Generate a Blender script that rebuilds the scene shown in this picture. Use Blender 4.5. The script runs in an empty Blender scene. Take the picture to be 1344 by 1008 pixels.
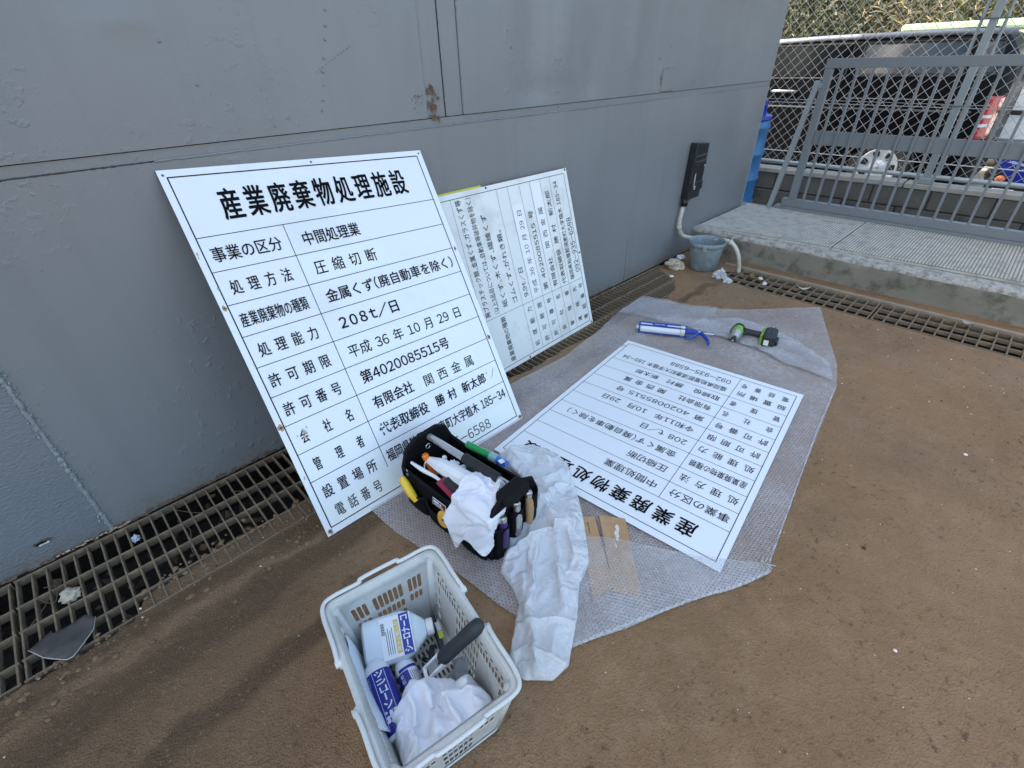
import bpy, bmesh, math, random
from mathutils import Vector, Matrix, noise, geometry
R = math.radians
sc = bpy.context.scene
random.seed(4)

# ------------------------------------------------------------------ camera, sky, sun, exposure
cam = bpy.data.cameras.new('camera')
camo = bpy.data.objects.new('camera', cam)
sc.collection.objects.link(camo)
sc.camera = camo
cam.sensor_width = 36.0
cam.lens = 16.81
cam.clip_start = 0.02
cam.clip_end = 400
right = Vector((0.7152020, -0.6984403, -0.0258315))
up = Vector((0.4062148, 0.3853193, 0.8285642))
fwd = Vector((0.5687492, 0.6030839, -0.5592979))
m = Matrix((right, up, -fwd)).transposed().to_4x4()
m.translation = Vector((0.0, -1.7648, 1.3114))
camo.matrix_world = m

SUN_EL = 44
SUN_DIR = Vector((-0.62 * math.cos(R(SUN_EL)), 0.785 * math.cos(R(SUN_EL)), math.sin(R(SUN_EL)))).normalized()   # towards the sun
w = bpy.data.worlds.new("World")
sc.world = w
w.use_nodes = True
nt = w.node_tree
bg = nt.nodes['Background']
sky = nt.nodes.new('ShaderNodeTexSky')
sky.sky_type = 'NISHITA'
sky.sun_disc = False
sky.sun_elevation = R(SUN_EL)
sky.sun_rotation = math.atan2(SUN_DIR.x, SUN_DIR.y)
sky.air_density = 1.0
sky.dust_density = 3.5
sky.ozone_density = 0.5
wb = nt.nodes.new('ShaderNodeMix'); wb.data_type = 'RGBA'; wb.blend_type = 'MULTIPLY'; wb.inputs[0].default_value = 1
nt.links.new(sky.outputs[0], wb.inputs[6]); wb.inputs[7].default_value = (1.0, 1.012, .945, 1)
nt.links.new(wb.outputs[2], bg.inputs[0])
bg.inputs[1].default_value = 0.13
sun = bpy.data.lights.new('sun', 'SUN')
sun.energy = 2.2
sun.angle = R(0.53)
sun.color = (1.0, 0.94, 0.86)
suno = bpy.data.objects.new('sun', sun)
sc.collection.objects.link(suno)
suno.rotation_euler = SUN_DIR.to_track_quat('Z', 'Y').to_euler()
suno.location = (-6, 8, 12)
sc.view_settings.view_transform = 'Standard'
sc.view_settings.look = 'None'
sc.view_settings.gamma = 1.0
sc.view_settings.exposure = 2.28
sc.view_settings.use_curve_mapping = False

# ------------------------------------------------------------------ helpers
COL = sc.collection

def link(o, parent=None):
    COL.objects.link(o)
    if parent is not None:
        o.parent = parent
    return o

def tag(o, label=None, cat=None, group=None, kind=None):
    if label: o['label'] = label
    if cat: o['category'] = cat
    if group: o['group'] = group
    if kind: o['kind'] = kind
    return o

def thing(name, label, cat, loc=(0, 0, 0), rz=0.0, group=None):
    o = bpy.data.objects.new(name, None)
    o.empty_display_size = 0.05
    COL.objects.link(o)
    o.location = loc
    o.rotation_euler = (0, 0, rz)
    return tag(o, label, cat, group)

def world_of(o):
    mm = Matrix.Identity(4)
    while o is not None:
        mm = Matrix.LocRotScale(o.location, o.rotation_euler, o.scale) @ mm
        o = o.parent
    return mm

class MB:
    def __init__(s):
        s.v = []; s.f = []; s.mi = []
    def add(s, vs, fs, mi=0):
        b = len(s.v)
        s.v.extend([tuple(p) for p in vs])
        for f in fs:
            s.f.append([b + i for i in f]); s.mi.append(mi)
        return s
    def box(s, lo, hi, mt=None, bev=0.0, mi=0):
        x0, y0, z0 = lo; x1, y1, z1 = hi
        if bev > 0:
            b = min(bev, (x1-x0)*.45, (y1-y0)*.45, (z1-z0)*.45)
            bm = bmesh.new()
            r = bmesh.ops.create_cube(bm, size=1)
            for vv in bm.verts:
                vv.co = Vector(((x0+x1)/2 + vv.co.x*(x1-x0), (y0+y1)/2 + vv.co.y*(y1-y0), (z0+z1)/2 + vv.co.z*(z1-z0)))
            bmesh.ops.bevel(bm, geom=list(bm.edges), offset=b, segments=1, affect='EDGES')
            bm.verts.index_update()
            vs = [vv.co.copy() for vv in bm.verts]; fs = [[vv.index for vv in f.verts] for f in bm.faces]
            bm.free()
        else:
            vs = [Vector(p) for p in ((x0,y0,z0),(x1,y0,z0),(x1,y1,z0),(x0,y1,z0),(x0,y0,z1),(x1,y0,z1),(x1,y1,z1),(x0,y1,z1))]
            fs = [(0,3,2,1),(4,5,6,7),(0,1,5,4),(1,2,6,5),(2,3,7,6),(3,0,4,7)]
        if mt is not None: vs = [mt @ Vector(p) for p in vs]
        return s.add(vs, fs, mi)
    def bar(s, a, b, wx, wy, roll=0.0, bev=0.0, mi=0):
        a = Vector(a); b = Vector(b); d = b - a
        q = d.to_track_quat('Z', 'Y').to_matrix().to_4x4()
        mt = Matrix.Translation(a) @ q @ Matrix.Rotation(roll, 4, 'Z')
        return s.box((-wx/2, -wy/2, 0), (wx/2, wy/2, d.length), mt, bev, mi)
    def tube(s, pts, r, n=8, closed=False, caps=True, mi=0):
        pts = [Vector(p) for p in pts]
        rs = r if isinstance(r, (list, tuple)) else [r]*len(pts)
        N = len(pts); rings = []; prev = None; vs = []; fs = []
        for i, p in enumerate(pts):
            if closed: t = pts[(i+1) % N] - pts[i-1]
            elif i == 0: t = pts[1] - pts[0]
            elif i == N-1: t = pts[-1] - pts[-2]
            else: t = (pts[i+1]-p).normalized() + (p-pts[i-1]).normalized()
            t.normalize()
            if prev is None:
                a = Vector((0,0,1)) if abs(t.z) < .9 else Vector((1,0,0))
                u = t.cross(a).normalized()
            else:
                u = (prev - t*prev.dot(t)).normalized()
            prev = u; v = t.cross(u)
            for k in range(n):
                an = 2*math.pi*k/n
                vs.append(p + (u*math.cos(an) + v*math.sin(an))*rs[i])
        for i in range(N if closed else N-1):
            j = (i+1) % N
            for k in range(n):
                l = (k+1) % n
                fs.append((i*n+k, i*n+l, j*n+l, j*n+k))
        if caps and not closed:
            fs.append(tuple(reversed(range(n)))); fs.append(tuple((N-1)*n+k for k in range(n)))
        return s.add(vs, fs, mi)
    def lathe(s, prof, n=24, mt=None, mi=0, squash=1.0):
        vs = []; fs = []
        for (r, z) in prof:
            for k in range(n):
                an = 2*math.pi*k/n
                vs.append(Vector((r*math.cos(an), r*math.sin(an)*squash, z)))
        for i in range(len(prof)-1):
            for k in range(n):
                l = (k+1) % n
                fs.append((i*n+k, i*n+l, (i+1)*n+l, (i+1)*n+k))
        if prof[0][0] > 1e-6: fs.append(tuple(reversed(range(n))))
        if prof[-1][0] > 1e-6: fs.append(tuple((len(prof)-1)*n+k for k in range(n)))
        if mt is not None: vs = [mt @ p for p in vs]
        return s.add(vs, fs, mi)
    def extrude(s, poly, z0, z1, mt=None, mi=0):
        n = len(poly)
        vs = [Vector((p[0], p[1], z0)) for p in poly] + [Vector((p[0], p[1], z1)) for p in poly]
        fs = [tuple(reversed(range(n))), tuple(range(n, 2*n))] + [(i, (i+1) % n, n+(i+1) % n, n+i) for i in range(n)]
        if mt is not None: vs = [mt @ p for p in vs]
        return s.add(vs, fs, mi)
    def build(s, name, mat, parent=None, world=False, smooth=False, bevel=0, sub=0, solid=0.0, angle=None):
        me = bpy.data.meshes.new(name)
        vs = s.v
        if world and parent is not None:
            inv = world_of(parent).inverted()
            vs = [inv @ Vector(p) for p in vs]
        me.from_pydata([tuple(p) for p in vs], [], s.f)
        mats = mat if isinstance(mat, (list, tuple)) else [mat]
        for k in mats:
            if k is not None: me.materials.append(k)
        if len(mats) > 1: me.polygons.foreach_set('material_index', s.mi)
        if smooth:
            me.polygons.foreach_set('use_smooth', [True]*len(me.polygons))
            if angle: me.set_sharp_from_angle(angle=R(angle))
        me.update()
        o = bpy.data.objects.new(name, me)
        link(o, parent)
        if solid:
            md = o.modifiers.new('solid', 'SOLIDIFY'); md.thickness = solid; md.offset = 0
        if bevel:
            md = o.modifiers.new('bevel', 'BEVEL'); md.width = bevel; md.segments = 2; md.limit_method = 'ANGLE'
        if sub:
            md = o.modifiers.new('sub', 'SUBSURF'); md.levels = sub; md.render_levels = sub
        return o

def cdt(poly, step, jitter=.25, seed=1):
    """fill a 2D outline with an even triangle net"""
    rnd = random.Random(seed)
    b = []
    n = len(poly)
    for i in range(n):
        p = Vector(poly[i]); q = Vector(poly[(i+1) % n]); k = max(1, int((q-p).length/step))
        for j in range(k): b.append(p + (q-p)*j/k)
    nb = len(b)
    xs = [p.x for p in b]; ys = [p.y for p in b]
    pts = list(b)
    y = min(ys); row = 0
    def inside(x, y):
        c = False
        j = n-1
        for i in range(n):
            xi, yi = poly[i]; xj, yj = poly[j]
            if (yi > y) != (yj > y) and x < (xj-xi)*(y-yi)/(yj-yi)+xi: c = not c
            j = i
        return c
    def near(x, y):
        for i in range(n):
            p = Vector(poly[i]); q = Vector(poly[(i+1) % n]); d = q-p
            t = max(0, min(1, (Vector((x, y))-p).dot(d)/max(d.length_squared, 1e-12)))
            if (p+d*t-Vector((x, y))).length < step*.45: return True
        return False
    while y < max(ys):
        x = min(xs) + (step/2 if row % 2 else 0)
        while x < max(xs):
            px = x+rnd.uniform(-jitter, jitter)*step; py = y+rnd.uniform(-jitter, jitter)*step
            if inside(px, py) and not near(px, py): pts.append(Vector((px, py)))
            x += step
        y += step*.866; row += 1
    edges = [(i, (i+1) % nb) for i in range(nb)]
    vs, _, fs, *_r = geometry.delaunay_2d_cdt(pts, edges, [], 1, 1e-6)
    return [(v.x, v.y) for v in vs], [tuple(f) for f in fs]

def sheet(poly, step, zf, name, mat, parent, world=False, solid=0.0, smooth=True, jitter=.25, mapf=None, seed=1, angle=None):
    vs, fs = cdt(poly, step, jitter, seed)
    mb = MB()
    if mapf: mb.add([mapf(x, y) for x, y in vs], fs)
    else: mb.add([(x, y, zf(x, y)) for x, y in vs], fs)
    return mb.build(name, mat, parent, world=world, smooth=smooth, solid=solid, angle=angle)

def grid_surface(ctrl, nu, nv, name, mat, parent, world=False, wr=0.0, wf=20.0, solid=0.0, seed=0.0, smooth=True):
    """smooth cloth through a net of control points (rows of 3D points)"""
    def cr(p0, p1, p2, p3, t):
        return .5*((2*p1)+(p2-p0)*t+(2*p0-5*p1+4*p2-p3)*t*t+(3*p1-p0-3*p2+p3)*t*t*t)
    def ev(row, t):
        k = len(row)-1; x = t*k; i = min(int(x), k-1); f = x-i
        g = lambda j: row[max(0, min(k, j))]
        return cr(g(i-1), g(i), g(i+1), g(i+2), f)
    rows = [[Vector(p) for p in r] for r in ctrl]
    V = []
    for a in range(nu+1):
        for b in range(nv+1):
            col = [ev(r, b/nv) for r in rows]
            V.append(ev(col, a/nu))
    mb = MB(); fs = []
    for a in range(nu):
        for b in range(nv):
            i = a*(nv+1)+b
            fs.append((i, i+1, i+nv+2, i+nv+1))
    out = []
    for a in range(nu+1):
        for b in range(nv+1):
            i = a*(nv+1)+b; p = V[i]
            du = V[min(a+1, nu)*(nv+1)+b]-V[max(a-1, 0)*(nv+1)+b]; dv = V[a*(nv+1)+min(b+1, nv)]-V[a*(nv+1)+max(b-1, 0)]
            nn = du.cross(dv)
            if nn.length > 1e-9: nn.normalize()
            s_ = crumple(p.x*wf, p.y*wf+p.z*wf*.6, seed)
            out.append(p+nn*wr*s_)
    mb.add(out, fs)
    return mb.build(name, mat, parent, world=world, smooth=smooth, solid=solid)

def crumple(x, y, seed=0.0, k=5):
    """sharp folds in several directions, -1..1"""
    t = 0; a = 1.0; tot = 0
    for i in range(k):
        an = 2.399*i+seed*1.7
        wx = noise.noise((x*.5+seed*9, y*.5, i*3.1))*1.1
        q = (x*math.cos(an)+y*math.sin(an))*(0.55+.42*i)+wx*1.6+i*.37
        tri = abs((q % 1.0)*2-1)*2-1
        t += tri*a; tot += a; a *= .72
    return t/tot

def buckle(o, grow, frames, colliders=(), stiff=6.0, bend=.15, pin_edge=True, mass=.08, pin_keep=None, sub=1, selfc=False, grav=1.0, zmin=None):
    """let a pinned sheet with excess cloth settle into real folds, then keep the settled mesh"""
    sc.frame_start = 1; sc.frame_end = frames+2; sc.frame_set(1)
    me = o.data
    par = o.parent; o.parent = None
    off = world_of(par) if par else Matrix.Identity(4)
    me.transform(off)
    bm = bmesh.new(); bm.from_mesh(me)
    edge = set(v.index for v in bm.verts if v.is_boundary) if pin_edge else set()
    if pin_keep: edge = set(v.index for v in bm.verts if pin_keep(v))
    bm.free()
    mods = [(m_.type, m_.name) for m_ in o.modifiers]; th = 0
    for t_, nm in mods:
        if t_ == 'SOLIDIFY': th = o.modifiers[nm].thickness
        o.modifiers.remove(o.modifiers[nm])
    cm = o.modifiers.new('cloth', 'CLOTH'); st = cm.settings
    if edge:
        vg = o.vertex_groups.new(name='pin'); vg.add(list(edge), 1.0, 'ADD'); st.vertex_group_mass = 'pin'
    st.quality = 6; st.mass = mass; st.tension_stiffness = stiff; st.compression_stiffness = stiff; st.shear_stiffness = stiff*.6; st.bending_stiffness = bend
    st.shrink_min = -grow; st.air_damping = 3; st.effector_weights.gravity = grav
    cm.collision_settings.use_collision = bool(colliders); cm.collision_settings.distance_min = .002
    cm.collision_settings.use_self_collision = selfc; cm.collision_settings.self_distance_min = .002
    for c in colliders:
        if not c.modifiers.get('col'): c.modifiers.new('col', 'COLLISION'); c.collision.thickness_outer = .002; c.collision.cloth_friction = 12
    for f in range(1, frames+1): sc.frame_set(f)
    dg = bpy.context.evaluated_depsgraph_get(); ev = o.evaluated_get(dg)
    new = bpy.data.meshes.new_from_object(ev)
    if zmin:
        for v in new.vertices: v.co.z = max(v.co.z, zmin(v.co.x, v.co.y))
    new.transform(off.inverted())
    o.modifiers.clear(); o.vertex_groups.clear() if hasattr(o.vertex_groups, 'clear') else None
    old = o.data; nm = old.name; o.data = new; bpy.data.meshes.remove(old); new.name = nm
    o.parent = par
    new.polygons.foreach_set('use_smooth', [True]*len(new.polygons))
    if sub: md = o.modifiers.new('sub', 'SUBSURF'); md.levels = sub; md.render_levels = sub
    if th: md = o.modifiers.new('solid', 'SOLIDIFY'); md.thickness = th; md.offset = 0
    sc.frame_set(1)
    return o
def temp(mb, name='temporary_collider'):
    return mb.build(name, None, None)
def drop_temp(*obs):
    for o in obs: me = o.data; bpy.data.objects.remove(o); bpy.data.meshes.remove(me)

# ------------------------------------------------------------------ materials
MC = {}
def mat(name, base, rough=.5, metal=0.0, var=0.0, vscale=6.0, bump=0.0, bscale=60.0, bdist=.002, dirt=None, dscale=4.0, damt=.5, dlo=.5, dhi=.62, spec=.5, trans=0.0, coat=0.0, detail=6, sheen=0.0):
    if name in MC: return MC[name]
    m_ = bpy.data.materials.new(name); m_.use_nodes = True
    n = m_.node_tree; b = n.nodes['Principled BSDF']; L = n.links
    b.inputs['Roughness'].default_value = rough; b.inputs['Metallic'].default_value = metal
    b.inputs['Specular IOR Level'].default_value = spec
    if trans: b.inputs['Transmission Weight'].default_value = trans
    if coat: b.inputs['Coat Weight'].default_value = coat; b.inputs['Coat Roughness'].default_value = .05
    if sheen: b.inputs['Sheen Weight'].default_value = sheen
    b.inputs['Base Color'].default_value = (*base, 1)
    tc = n.nodes.new('ShaderNodeTexCoord')
    col = None
    if var or dirt:
        nz = n.nodes.new('ShaderNodeTexNoise'); nz.inputs['Scale'].default_value = vscale; nz.inputs['Detail'].default_value = detail
        L.new(tc.outputs['Object'], nz.inputs['Vector'])
        mx = n.nodes.new('ShaderNodeMix'); mx.data_type = 'RGBA'
        mx.inputs[6].default_value = (*[c*(1-var) for c in base], 1); mx.inputs[7].default_value = (*[min(1, c*(1+var)) for c in base], 1)
        L.new(nz.outputs['Fac'], mx.inputs[0]); col = mx.outputs[2]
    if dirt:
        nd = n.nodes.new('ShaderNodeTexNoise'); nd.inputs['Scale'].default_value = dscale; nd.inputs['Detail'].default_value = 8; nd.inputs['Roughness'].default_value = .65
        L.new(tc.outputs['Object'], nd.inputs['Vector'])
        rp = n.nodes.new('ShaderNodeMapRange'); rp.inputs[1].default_value = dlo; rp.inputs[2].default_value = dhi; rp.inputs[4].default_value = damt
        L.new(nd.outputs['Fac'], rp.inputs[0])
        m2 = n.nodes.new('ShaderNodeMix'); m2.data_type = 'RGBA'
        L.new(rp.outputs[0], m2.inputs[0]); L.new(col, m2.inputs[6]); m2.inputs[7].default_value = (*dirt, 1)
        col = m2.outputs[2]
    if col is not None: L.new(col, b.inputs['Base Color'])
    if bump:
        nb = n.nodes.new('ShaderNodeTexNoise'); nb.inputs['Scale'].default_value = bscale; nb.inputs['Detail'].default_value = 5
        L.new(tc.outputs['Object'], nb.inputs['Vector'])
        bp = n.nodes.new('ShaderNodeBump'); bp.inputs['Strength'].default_value = bump; bp.inputs['Distance'].default_value = bdist
        L.new(nb.outputs['Fac'], bp.inputs['Height']); L.new(bp.outputs[0], b.inputs['Normal'])
    MC[name] = m_
    return m_

def N(n, typ, **kw):
    x = n.nodes.new(typ)
    for k, v in kw.items(): setattr(x, k, v)
    return x

# --- yard ground: trodden brown earth over steel plate
def ground_mat():
    m_ = bpy.data.materials.new('brown_earth'); m_.use_nodes = True
    n = m_.node_tree; b = n.nodes['Principled BSDF']; L = n.links
    tc = N(n, 'ShaderNodeTexCoord'); P = tc.outputs['Object']
    def noisef(scale, det=6, rough=.55, vec=None):
        z = N(n, 'ShaderNodeTexNoise'); z.inputs['Scale'].default_value = scale; z.inputs['Detail'].default_value = det; z.inputs['Roughness'].default_value = rough
        L.new(vec or P, z.inputs['Vector']); return z.outputs['Fac']
    def rng(fac, a, c, d=0.0, e=1.0):
        r = N(n, 'ShaderNodeMapRange'); r.inputs[1].default_value = a; r.inputs[2].default_value = c; r.inputs[3].default_value = d; r.inputs[4].default_value = e
        r.interpolation_type = 'SMOOTHSTEP'; L.new(fac, r.inputs[0]); return r.outputs[0]
    def mix(f, a, c):
        x = N(n, 'ShaderNodeMix', data_type='RGBA')
        L.new(f, x.inputs[0])
        for i, q in ((6, a), (7, c)):
            if isinstance(q, tuple): x.inputs[i].default_value = (*q, 1)
            else: L.new(q, x.inputs[i])
        return x.outputs[2]
    def mth(op, a, c=None):
        x = N(n, 'ShaderNodeMath', operation=op)
        for i, q in enumerate((a, c)):
            if q is None: continue
            if isinstance(q, (int, float)): x.inputs[i].default_value = q
            else: L.new(q, x.inputs[i])
        return x.outputs[0]
    A = (.295, .170, .084); B = (.245, .139, .067); D = (.37, .228, .125); G = (.245, .168, .10); K = (.10, .056, .026)
    c = mix(rng(noisef(1.6, 8), .35, .65), A, B)
    c = mix(mth('MULTIPLY', rng(noisef(9, 8, .7), .42, .75), .6), c, D)
    c = mix(mth('MULTIPLY', rng(noisef(.9, 4), .55, .75), .8), c, G)
    sx = N(n, 'ShaderNodeSeparateXYZ'); L.new(P, sx.inputs[0])
    # wet, darker tyre tracks and a dirty strip beside the drain: y = y0 + k x with a ragged edge
    def track(y0, k, wdt, x1, amt):
        d = mth('SUBTRACT', sx.outputs[1], mth('ADD', mth('MULTIPLY', sx.outputs[0], k), y0))
        d = mth('ADD', d, mth('MULTIPLY', mth('SUBTRACT', noisef(5, 6), .5), .16))
        f = mth('SUBTRACT', 1.0, rng(mth('ABSOLUTE', d), wdt*.35, wdt))
        f = mth('MULTIPLY', f, rng(sx.outputs[0], x1, x1-.35))
        return mth('MULTIPLY', f, amt)
    c = mix(track(-.835, .12, .055, .42, .92), c, K)
    c = mix(track(-.61, .06, .085, .7, .85), c, K)
    c = mix(track(-.53, .03, .02, .9, .8), c, D)
    c = mix(track(-.47, .0, .045, 3.4, .65), c, K)
    # broad shade painted into the soil colour, darker towards the left and the wall
    left_shade = mth('ADD', mth('ADD', mth('MULTIPLY', sx.outputs[0], .75), mth('MULTIPLY', sx.outputs[1], -.55)), mth('MULTIPLY', noisef(3.5, 6), .55))
    c = mix(rng(left_shade, 1.25, .55, 0, .62), c, (.125, .073, .038))
    c = mix(mth('MULTIPLY', mth('MULTIPLY', rng(noisef(38, 4, .6), .56, .7), rng(noisef(3.1, 4), .42, .6)), .8), c, K)
    # long scuffs dragged through the dirt
    mp = N(n, 'ShaderNodeMapping'); mp.inputs['Rotation'].default_value = (0, 0, R(32)); mp.inputs['Scale'].default_value = (2.2, 26, 1); L.new(P, mp.inputs[0])
    c = mix(mth('MULTIPLY', mth('MULTIPLY', rng(noisef(1.0, 5, .7, mp.outputs[0]), .6, .72), rng(noisef(1.7, 3), .45, .6)), .5), c, B)
    mp2 = N(n, 'ShaderNodeMapping'); mp2.inputs['Rotation'].default_value = (0, 0, R(-48)); mp2.inputs['Scale'].default_value = (3, 40, 1); L.new(P, mp2.inputs[0])
    c = mix(mth('MULTIPLY', mth('MULTIPLY', rng(noisef(1.0, 5, .7, mp2.outputs[0]), .6, .7), rng(noisef(2.3, 3), .48, .6)), .5), c, D)
    c = mix(mth('MULTIPLY', rng(noisef(120, 3, .6), .6, .7), .6), c, D)
    c = mix(mth('MULTIPLY', rng(noisef(75, 4, .7), .56, .68), .5), c, K)
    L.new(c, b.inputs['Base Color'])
    L.new(rng(noisef(2.2), .3, .7, .62, .9), b.inputs['Roughness'])
    b.inputs['Specular IOR Level'].default_value = .35
    h = mth('ADD', mth('MULTIPLY', mth('MULTIPLY', noisef(150, 5, .65), rng(noisef(2.7, 4), .35, .65, .3, 1.2)), 1.0), mth('MULTIPLY', noisef(22, 7, .68), 3.6))
    vo = N(n, 'ShaderNodeTexVoronoi'); vo.inputs['Scale'].default_value = 210; L.new(P, vo.inputs['Vector'])
    h = mth('ADD', h, mth('MULTIPLY', vo.outputs['Distance'], .9))
    bp = N(n, 'ShaderNodeBump'); bp.inputs['Strength'].default_value = .75; bp.inputs['Distance'].default_value = .0045
    L.new(h, bp.inputs['Height']); L.new(bp.outputs[0], b.inputs['Normal'])
    return m_
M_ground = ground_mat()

def wall_mat(name, base, rip=0.0):
    m_ = bpy.data.materials.new(name); m_.use_nodes = True
    n = m_.node_tree; b = n.nodes['Principled BSDF']; L = n.links
    tc = N(n, 'ShaderNodeTexCoord'); P = tc.outputs['Object']
    def nz(s, d=5, r=.5):
        z = N(n, 'ShaderNodeTexNoise'); z.inputs['Scale'].default_value = s; z.inputs['Detail'].default_value = d; z.inputs['Roughness'].default_value = r
        L.new(P, z.inputs['Vector']); return z.outputs['Fac']
    def rng(f, a, c, d=0, e=1):
        r = N(n, 'ShaderNodeMapRange'); r.inputs[1].default_value = a; r.inputs[2].default_value = c; r.inputs[3].default_value = d; r.inputs[4].default_value = e
        L.new(f, r.inputs[0]); return r.outputs[0]
    def mth(op, a, c):
        x = N(n, 'ShaderNodeMath', operation=op)
        for i, q in enumerate((a, c)):
            if isinstance(q, (int, float)): x.inputs[i].default_value = q
            else: L.new(q, x.inputs[i])
        return x.outputs[0]
    x = N(n, 'ShaderNodeMix', data_type='RGBA'); L.new(rng(nz(1.3, 6), .3, .7), x.inputs[0])
    x.inputs[6].default_value = (*[c*.93 for c in base], 1); x.inputs[7].default_value = (*[c*1.07 for c in base], 1)
    # rain streaks: noise stretched down the wall
    mp = N(n, 'ShaderNodeMapping'); mp.inputs['Scale'].default_value = (14, 1, .7); L.new(P, mp.inputs[0])
    st = N(n, 'ShaderNodeTexNoise'); st.inputs['Scale'].default_value = 1; st.inputs['Detail'].default_value = 5; L.new(mp.outputs[0], st.inputs['Vector'])
    y = N(n, 'ShaderNodeMix', data_type='RGBA'); L.new(rng(st.outputs['Fac'], .5, .75, 0, .22), y.inputs[0]); L.new(x.outputs[2], y.inputs[6]); y.inputs[7].default_value = (*[c*.72 for c in base], 1)
    # specks of rust and grime
    z = N(n, 'ShaderNodeMix', data_type='RGBA'); L.new(mth('MULTIPLY', rng(nz(46, 3), .71, .74), rng(nz(2.4, 3), .5, .62)), z.inputs[0]); L.new(y.outputs[2], z.inputs[6]); z.inputs[7].default_value = (.09, .07, .06, 1)
    sp_ = N(n, 'ShaderNodeSeparateXYZ'); L.new(P, sp_.inputs[0])
    zz = mth('ADD', sp_.outputs[2], mth('MULTIPLY', nz(9, 6, .7), -.22))
    sd = N(n, 'ShaderNodeMix', data_type='RGBA'); L.new(mth('MULTIPLY', rng(zz, .0, -.13, 0, 1), rng(nz(60, 4, .7), .4, .62, .15, .8)), sd.inputs[0]); L.new(z.outputs[2], sd.inputs[6]); sd.inputs[7].default_value = (.17, .115, .07, 1)
    L.new(sd.outputs[2], b.inputs['Base Color'])
    L.new(rng(nz(3, 4), .3, .7, .30, .44), b.inputs['Roughness'])
    bl = mth('MULTIPLY', rng(nz(30, 3, .6), .56, .68), rng(nz(2.1, 3), .47, .6))
    h = mth('ADD', mth('MULTIPLY', nz(190, 3), .22), mth('MULTIPLY', bl, .75))
    if rip:
        wv = N(n, 'ShaderNodeTexNoise'); wv.inputs['Scale'].default_value = 1; wv.inputs['Detail'].default_value = 3
        mq = N(n, 'ShaderNodeMapping'); mq.inputs['Scale'].default_value = (70, 1, 150); mq.inputs['Rotation'].default_value = (0, R(14), 0); L.new(P, mq.inputs[0]); L.new(mq.outputs[0], wv.inputs['Vector'])
        h = mth('ADD', h, mth('MULTIPLY', wv.outputs['Fac'], rip))
    bp = N(n, 'ShaderNodeBump'); bp.inputs['Strength'].default_value = .8; bp.inputs['Distance'].default_value = .0022
    L.new(h, bp.inputs['Height']); L.new(bp.outputs[0], b.inputs['Normal'])
    return m_
WALLC = (.205, .212, .215)
M_wall = wall_mat('grey_painted_steel', WALLC)
M_wall_rip = wall_mat('wrinkled_grey_paint', (.175, .19, .205), 1.6)
M_weld = mat('weld_bead_grey', (.25, .27, .27), .45, bump=.6, bscale=260, var=.3, vscale=60)
M_rust = mat('rust', (.12, .07, .048), .9, var=.6, vscale=70, bump=.9, bscale=220, dirt=(.3, .2, .13), dscale=90)
M_flake = mat('pale_rust_flake', (.55, .42, .28), .85, var=.4, vscale=90)
M_grate = mat('muddy_drain_iron', (.185, .135, .085), .88, var=.45, vscale=22, bump=.7, bscale=160, dirt=(.30, .205, .115), dscale=11, damt=.7)
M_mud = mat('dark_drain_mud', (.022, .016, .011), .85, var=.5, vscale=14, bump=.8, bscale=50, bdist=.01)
M_conc = mat('grey_weathered_concrete', (.235, .215, .175), .88, var=.28, vscale=7, bump=.9, bscale=95, bdist=.003, dirt=(.09, .085, .06), dscale=9, damt=.75, dlo=.5, dhi=.64)
M_concw = mat('worn_pale_concrete_edge', (.44, .41, .36), .85, var=.3, vscale=30, bump=1, bscale=90, bdist=.004, dirt=(.17, .155, .125), dscale=30, damt=.85, dlo=.42, dhi=.6)
M_plate = mat('worn_checker_plate', (.50, .46, .395), .6, metal=.0, var=.2, vscale=9, bump=.5, bscale=220, dirt=(.24, .22, .185), dscale=14, damt=.6, spec=.4)
M_groove = mat('dirt_in_plate_grooves', (.25, .22, .17), .85, var=.3, vscale=20, bump=.5, bscale=200)
M_gate = mat('grey_gate_paint', (.17, .185, .195), .45, var=.08, vscale=9, bump=.2, bscale=160)
M_block = mat('dark_concrete_block', (.115, .105, .088), .92, var=.35, vscale=9, bump=.8, bscale=110, dirt=(.05, .045, .035), dscale=5, damt=.7)
M_blockcap = mat('block_wall_cap', (.34, .32, .28), .9, var=.25, vscale=12, bump=.7, bscale=90)
M_wire = mat('galvanised_wire', (.55, .54, .5), .45, metal=.55, var=.1)
M_galv = mat('galvanised_pipe', (.36, .38, .38), .5, metal=.4, var=.15, vscale=12)
M_white = mat('sign_white', (.80, .81, .815), .34, var=.02, vscale=3, bump=.05, bscale=8, dirt=(.62, .62, .6), dscale=3.3, damt=.25, spec=.5)
M_white2 = mat('older_sign_white', (.77, .78, .75), .45, var=.05, vscale=4, dirt=(.45, .43, .38), dscale=5, damt=.35)
M_white3 = mat('new_sign_white', (.80, .815, .825), .3, var=.01, vscale=3)
M_stick = mat('sticker_white', (.85, .86, .85), .25)
M_stick2 = mat('sticker_cream', (.80, .83, .79), .45)
M_black = mat('black_lettering', (.004, .004, .005), .6, spec=.08)
M_ink = mat('worn_grey_lettering', (.07, .07, .075), .6, spec=.1)
M_alu = mat('sign_metal_edge', (.42, .43, .44), .4, metal=.6)

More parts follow.
